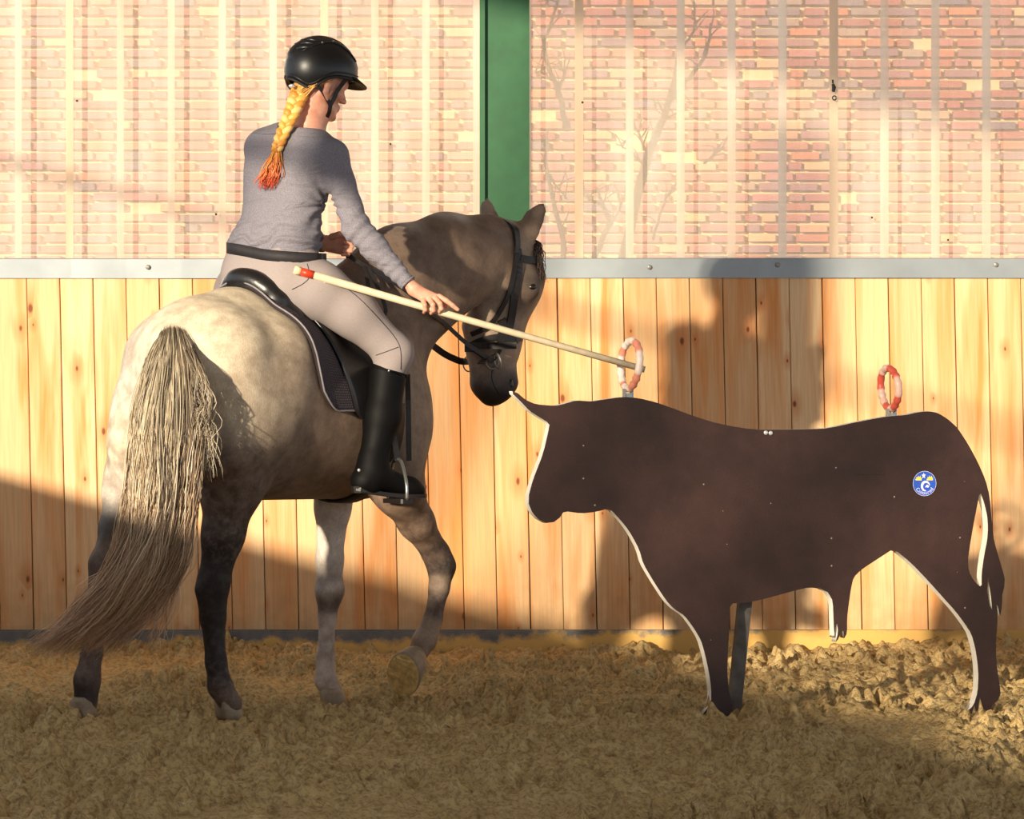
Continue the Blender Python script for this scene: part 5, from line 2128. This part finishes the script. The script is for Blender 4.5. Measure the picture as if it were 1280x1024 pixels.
# ---- helmet
HP_ = RAD(10)
HF2 = (FF * math.cos(HP_) - UP * math.sin(HP_)).normalized()
HU2 = (UP * math.cos(HP_) + FF * math.sin(HP_)).normalized()
HCN = P(400.5, 89, -.01)


def hel(f, r, u):
    return HCN + HF2 * f + FR * r + HU2 * u


def dome(phi, el, sc=1.0):
    ce, se = math.cos(el), math.sin(el)
    cf = math.cos(phi)
    a = 0.142 if cf > 0 else 0.136
    return (a * cf * ce * sc, 0.112 * math.sin(phi) * ce * sc, 0.124 * se * sc)


def brim(phi):
    """height of the lower edge round the head, as an elevation angle"""
    c = math.cos(phi)                                     # 1 front, -1 back
    s = abs(math.sin(phi))
    base = -0.17 + 0.09 * c
    low = -0.46 * math.exp(-((c + 0.62) / 0.42) ** 2)     # dips behind the ears
    return base + low - 0.04 * s


helm = MB()
N1, N2 = 64, 22
v, f = [], []
for k in range(N1):
    phi = 2 * math.pi * k / N1
    e0 = brim(phi)
    for j in range(N2):
        el = e0 + (math.pi / 2 - e0) * (j / N2)
        x, y, z = dome(phi, el)
        rec = 1.0
        if abs(y) < 0.03 and z > 0.03:
            rec = 1.035 if abs(y) < 0.024 else 1.02       # raised centre panel
        v.append(hel(x * rec, y * rec, z * rec))
v.append(hel(0, 0, 0.124 * 1.035))
for k in range(N1):
    k2 = (k + 1) % N1
    for j in range(N2 - 1):
        f.append((k * N2 + j, k2 * N2 + j, k2 * N2 + j + 1, k * N2 + j + 1))
    f.append((k * N2 + N2 - 1, k2 * N2 + N2 - 1, N1 * N2))
no = len(v)
vi = []
for k in range(N1):
    phi = 2 * math.pi * k / N1
    e0 = brim(phi)
    for j in range(N2):
        el = e0 + (math.pi / 2 - e0) * (j / N2)
        vi.append(hel(*dome(phi, el, 0.90)))
vi.append(hel(0, 0, 0.110))
f += [tuple(i + no for i in q[::-1]) for q in list(f)]
for k in range(N1):
    k2 = (k + 1) % N1
    f.append((k2 * N2, k * N2, no + k * N2, no + k2 * N2))
helm.add(v + vi, f)
hel_o = helm.build('helmet', M['helmet'], person, True)
mb = MB()                                                  # edge roll
mb.tube([hel(*[c * 1.0 for c in dome(2 * math.pi * k / 48, brim(2 * math.pi * k / 48), 1.0)]) for k in range(48)], 0.005, 7, True)
mb.build('edge_trim', M['belt'], hel_o, True)
for s in (1, -1):                                          # side panel ridges
    mb = MB()
    rid = []
    for t in np.linspace(0, 1, 26):
        phi = s * (math.pi - 0.55 - t * (math.pi - 1.15))
        el = 0.06 + 0.86 * math.sin(math.pi * (0.08 + 0.80 * t)) ** 0.8
        rid.append(hel(*dome(phi, el, 1.012)))
    mb.tube(rid, 0.0036, 6)
    mb.build('panel_ridge', M['helmet'], hel_o, True)
    mb = MB()                                              # lower band ridge, wavy above the edge
    mb.tube([hel(*dome(s * (0.5 + t * 2.4), brim(s * (0.5 + t * 2.4)) + 0.14, 1.008)) for t in np.linspace(0, 1, 26)], 0.003, 6)
    mb.build('band_ridge', M['helmet'], hel_o, True)
    for k in range(3):                                     # rear vents
        mb = MB()
        p0 = [hel(*dome(s * (math.pi - 0.18), 0.45 + 0.22 * k, 0.985)), hel(*dome(s * (math.pi - 0.5), 0.50 + 0.20 * k, 0.995)), hel(*dome(s * (math.pi - 0.85), 0.56 + 0.16 * k, 0.985))]
        mb.tube(spline(p0, 10), [.003, .006, .008, .009, .009, .009, .008, .007, .005, .003], 8)
        mb.build('vent_rib', M['helmet'], hel_o, True)
    for (ph, el) in ((2.05, .78), (1.55, .98), (1.0, .92)):
        mb = MB()
        c = hel(*dome(s * ph, el, 1.022))
        mb.ball(c, 0.0045, seg=8, ring=6)
        mb.build('rivet', M['tooth'], hel_o, True)
# peak
mb = MB()
v, f = [], []
NP = 20
for i in range(NP + 1):
    ph = -0.95 + 1.9 * i / NP
    x, y, z = dome(ph, brim(ph) + 0.05, 0.995)
    out = 0.046 * math.cos(ph / 0.95 * math.pi / 2) ** 0.7
    d = Vector((math.cos(ph), math.sin(ph) * 0.8))
    v += [hel(x, y, z + 0.006), hel(x + d.x * out, y + d.y * out, z - out * 0.46), hel(x + d.x * out, y + d.y * out, z - out * 0.46 - 0.004), hel(x, y, z - 0.012)]
for i in range(NP):
    for k in range(4):
        k2 = (k + 1) % 4
        f.append((i * 4 + k, (i + 1) * 4 + k, (i + 1) * 4 + k2, i * 4 + k2))
mb.add(v, f)
mb.build('peak', M['boot'], hel_o, False)
# dial badge at the back
mb = MB()
mb.ball(P(365, 107.5, -.095), 0.012, 0.008, 0.008, seg=12, ring=8)
mb.build('adjuster', M['stud'], hel_o, True)
# chin straps
for s in (1, -1):
    j = hd(.030, .066 * s, -.116)
    path1 = [hel(*dome(s * (math.pi - 1.05), brim(math.pi - 1.05) + 0.02, 0.97)), hd(-.030, .082 * s, -.072), hd(.002, .080 * s, -.098), j]
    path2 = [hel(*dome(s * 1.05, brim(1.05) + 0.03, 0.95)), hd(.044, .070 * s, -.055), hd(.038, .069 * s, -.085), j]
    path3 = [j, hd(.036, .056 * s, -.140), hd(.042, .024 * s, -.166), hd(.044, 0, -.168)]
    mb = MB()
    for pth in (path1, path2, path3):
        pp = spline(pth, 10)
        mb.ribbon(pp, [FR * s] * 7 + [FR * s - UP * 0.6] * 3 if pth is path3 else [FR * s] * 10, 0.015, 0.003)
    mb.build('chin_strap', M['strap'], hel_o)

# ---- hair: nape, braid, tie, red-tipped tuft
gold = [lin(c) for c in ((240, 176, 84), (226, 150, 62), (250, 200, 120), (206, 126, 50))]
redd = [lin(c) for c in ((216, 66, 30), (232, 96, 44), (196, 44, 24))]
nape = MB()
for i in range(420):
    a = rng.uniform(-1, 1)
    st = hd(-.070 + .03 * abs(a), .074 * a, rng.uniform(-.055, -.02))
    mid_ = hd(-.094 + 0.012 * abs(a), .050 * a, -.078 + rng.normal(0, .005))
    en = P(375 + rng.normal(0, 3), 121 + rng.normal(0, 4), -.075 + rng.normal(0, .01))
    if abs(a) > 0.35 and a > 0 and rng.random() < 0.6:
        st = hd(.012 - .04 * rng.random(), .085, -.030 - .018 * rng.random())
        mid_ = hd(-.055, .078, -.062 + rng.normal(0, .006))
    c = gold[rng.integers(0, 4)]
    strand(nape, [st, mid_, en], rng.uniform(.0016, .0026), c, gold[rng.integers(0, 3)], n=9, wav=.001, root=.8)
o = nape.build('hair', M['hair'], person, True, 'hair')
tag(o, 'ginger hair', kind='stuff')
bl = spline([P(374, 118, -.075), P(368, 133, -.105), P(361, 150, -.125), P(352, 170, -.140), P(346, 187, -.148)], 90)
br_obj = None
for s in range(3):
    pts, rad = [], []
    for i, p in enumerate(bl):
        t = i / 89
        ph = t * 6.2 * math.pi + s * 2 * math.pi / 3
        w = 0.021 * (1 - 0.45 * t)
        pts.append(p + Vector((math.sin(ph) * w, -abs(0) + math.sin(2 * ph) * w * 0.42, math.cos(ph) * 0.002)))
        rad.append(0.0175 * (1 - 0.42 * t) * (0.75 if i < 2 else 1))
    mb = MB()
    cl = gold[(0, 2, 1)[s]] + (1,)
    mb.tube(pts, rad, 9, False, cl)
    if s == 0:
        braid = mb.build('braid', M['hair'], person, True, 'hair')
    else:
        mb.build('strand', M['hair'], braid, True, 'hair')
mb = MB()
tp = bl[-1]
mb.tube([tp + Vector((0.004, 0, 0.008)), tp, tp + Vector((-0.004, 0, -0.010))], [.012, .014, .012], 10)
mb.build('hair_tie', M['tie'], braid, True)
tuft = MB()
for i in range(230):
    a, b = rng.normal(0, 1), rng.normal(0, 1)
    st = tp + Vector((a * .004, b * .004, -.004))
    e = rng.uniform(0.7, 1.05)
    pts = [st, P(342 + a * 3.5, 187 + 16, -.152 + b * .008), P(338 + a * 5, 187 + 32, -.152 + b * .011), P(333 + a * 5.5, 187 + 49 * e, -.148 + b * .009)]
    strand(tuft, pts, rng.uniform(.0014, .0022), gold[rng.integers(0, 4)], redd[rng.integers(0, 3)], n=12, wav=.003, root=.8)
o = tuft.build('braid_tuft', M['hair'], braid, True, 'hair')
tag(o, 'red-tipped tuft', kind='stuff')
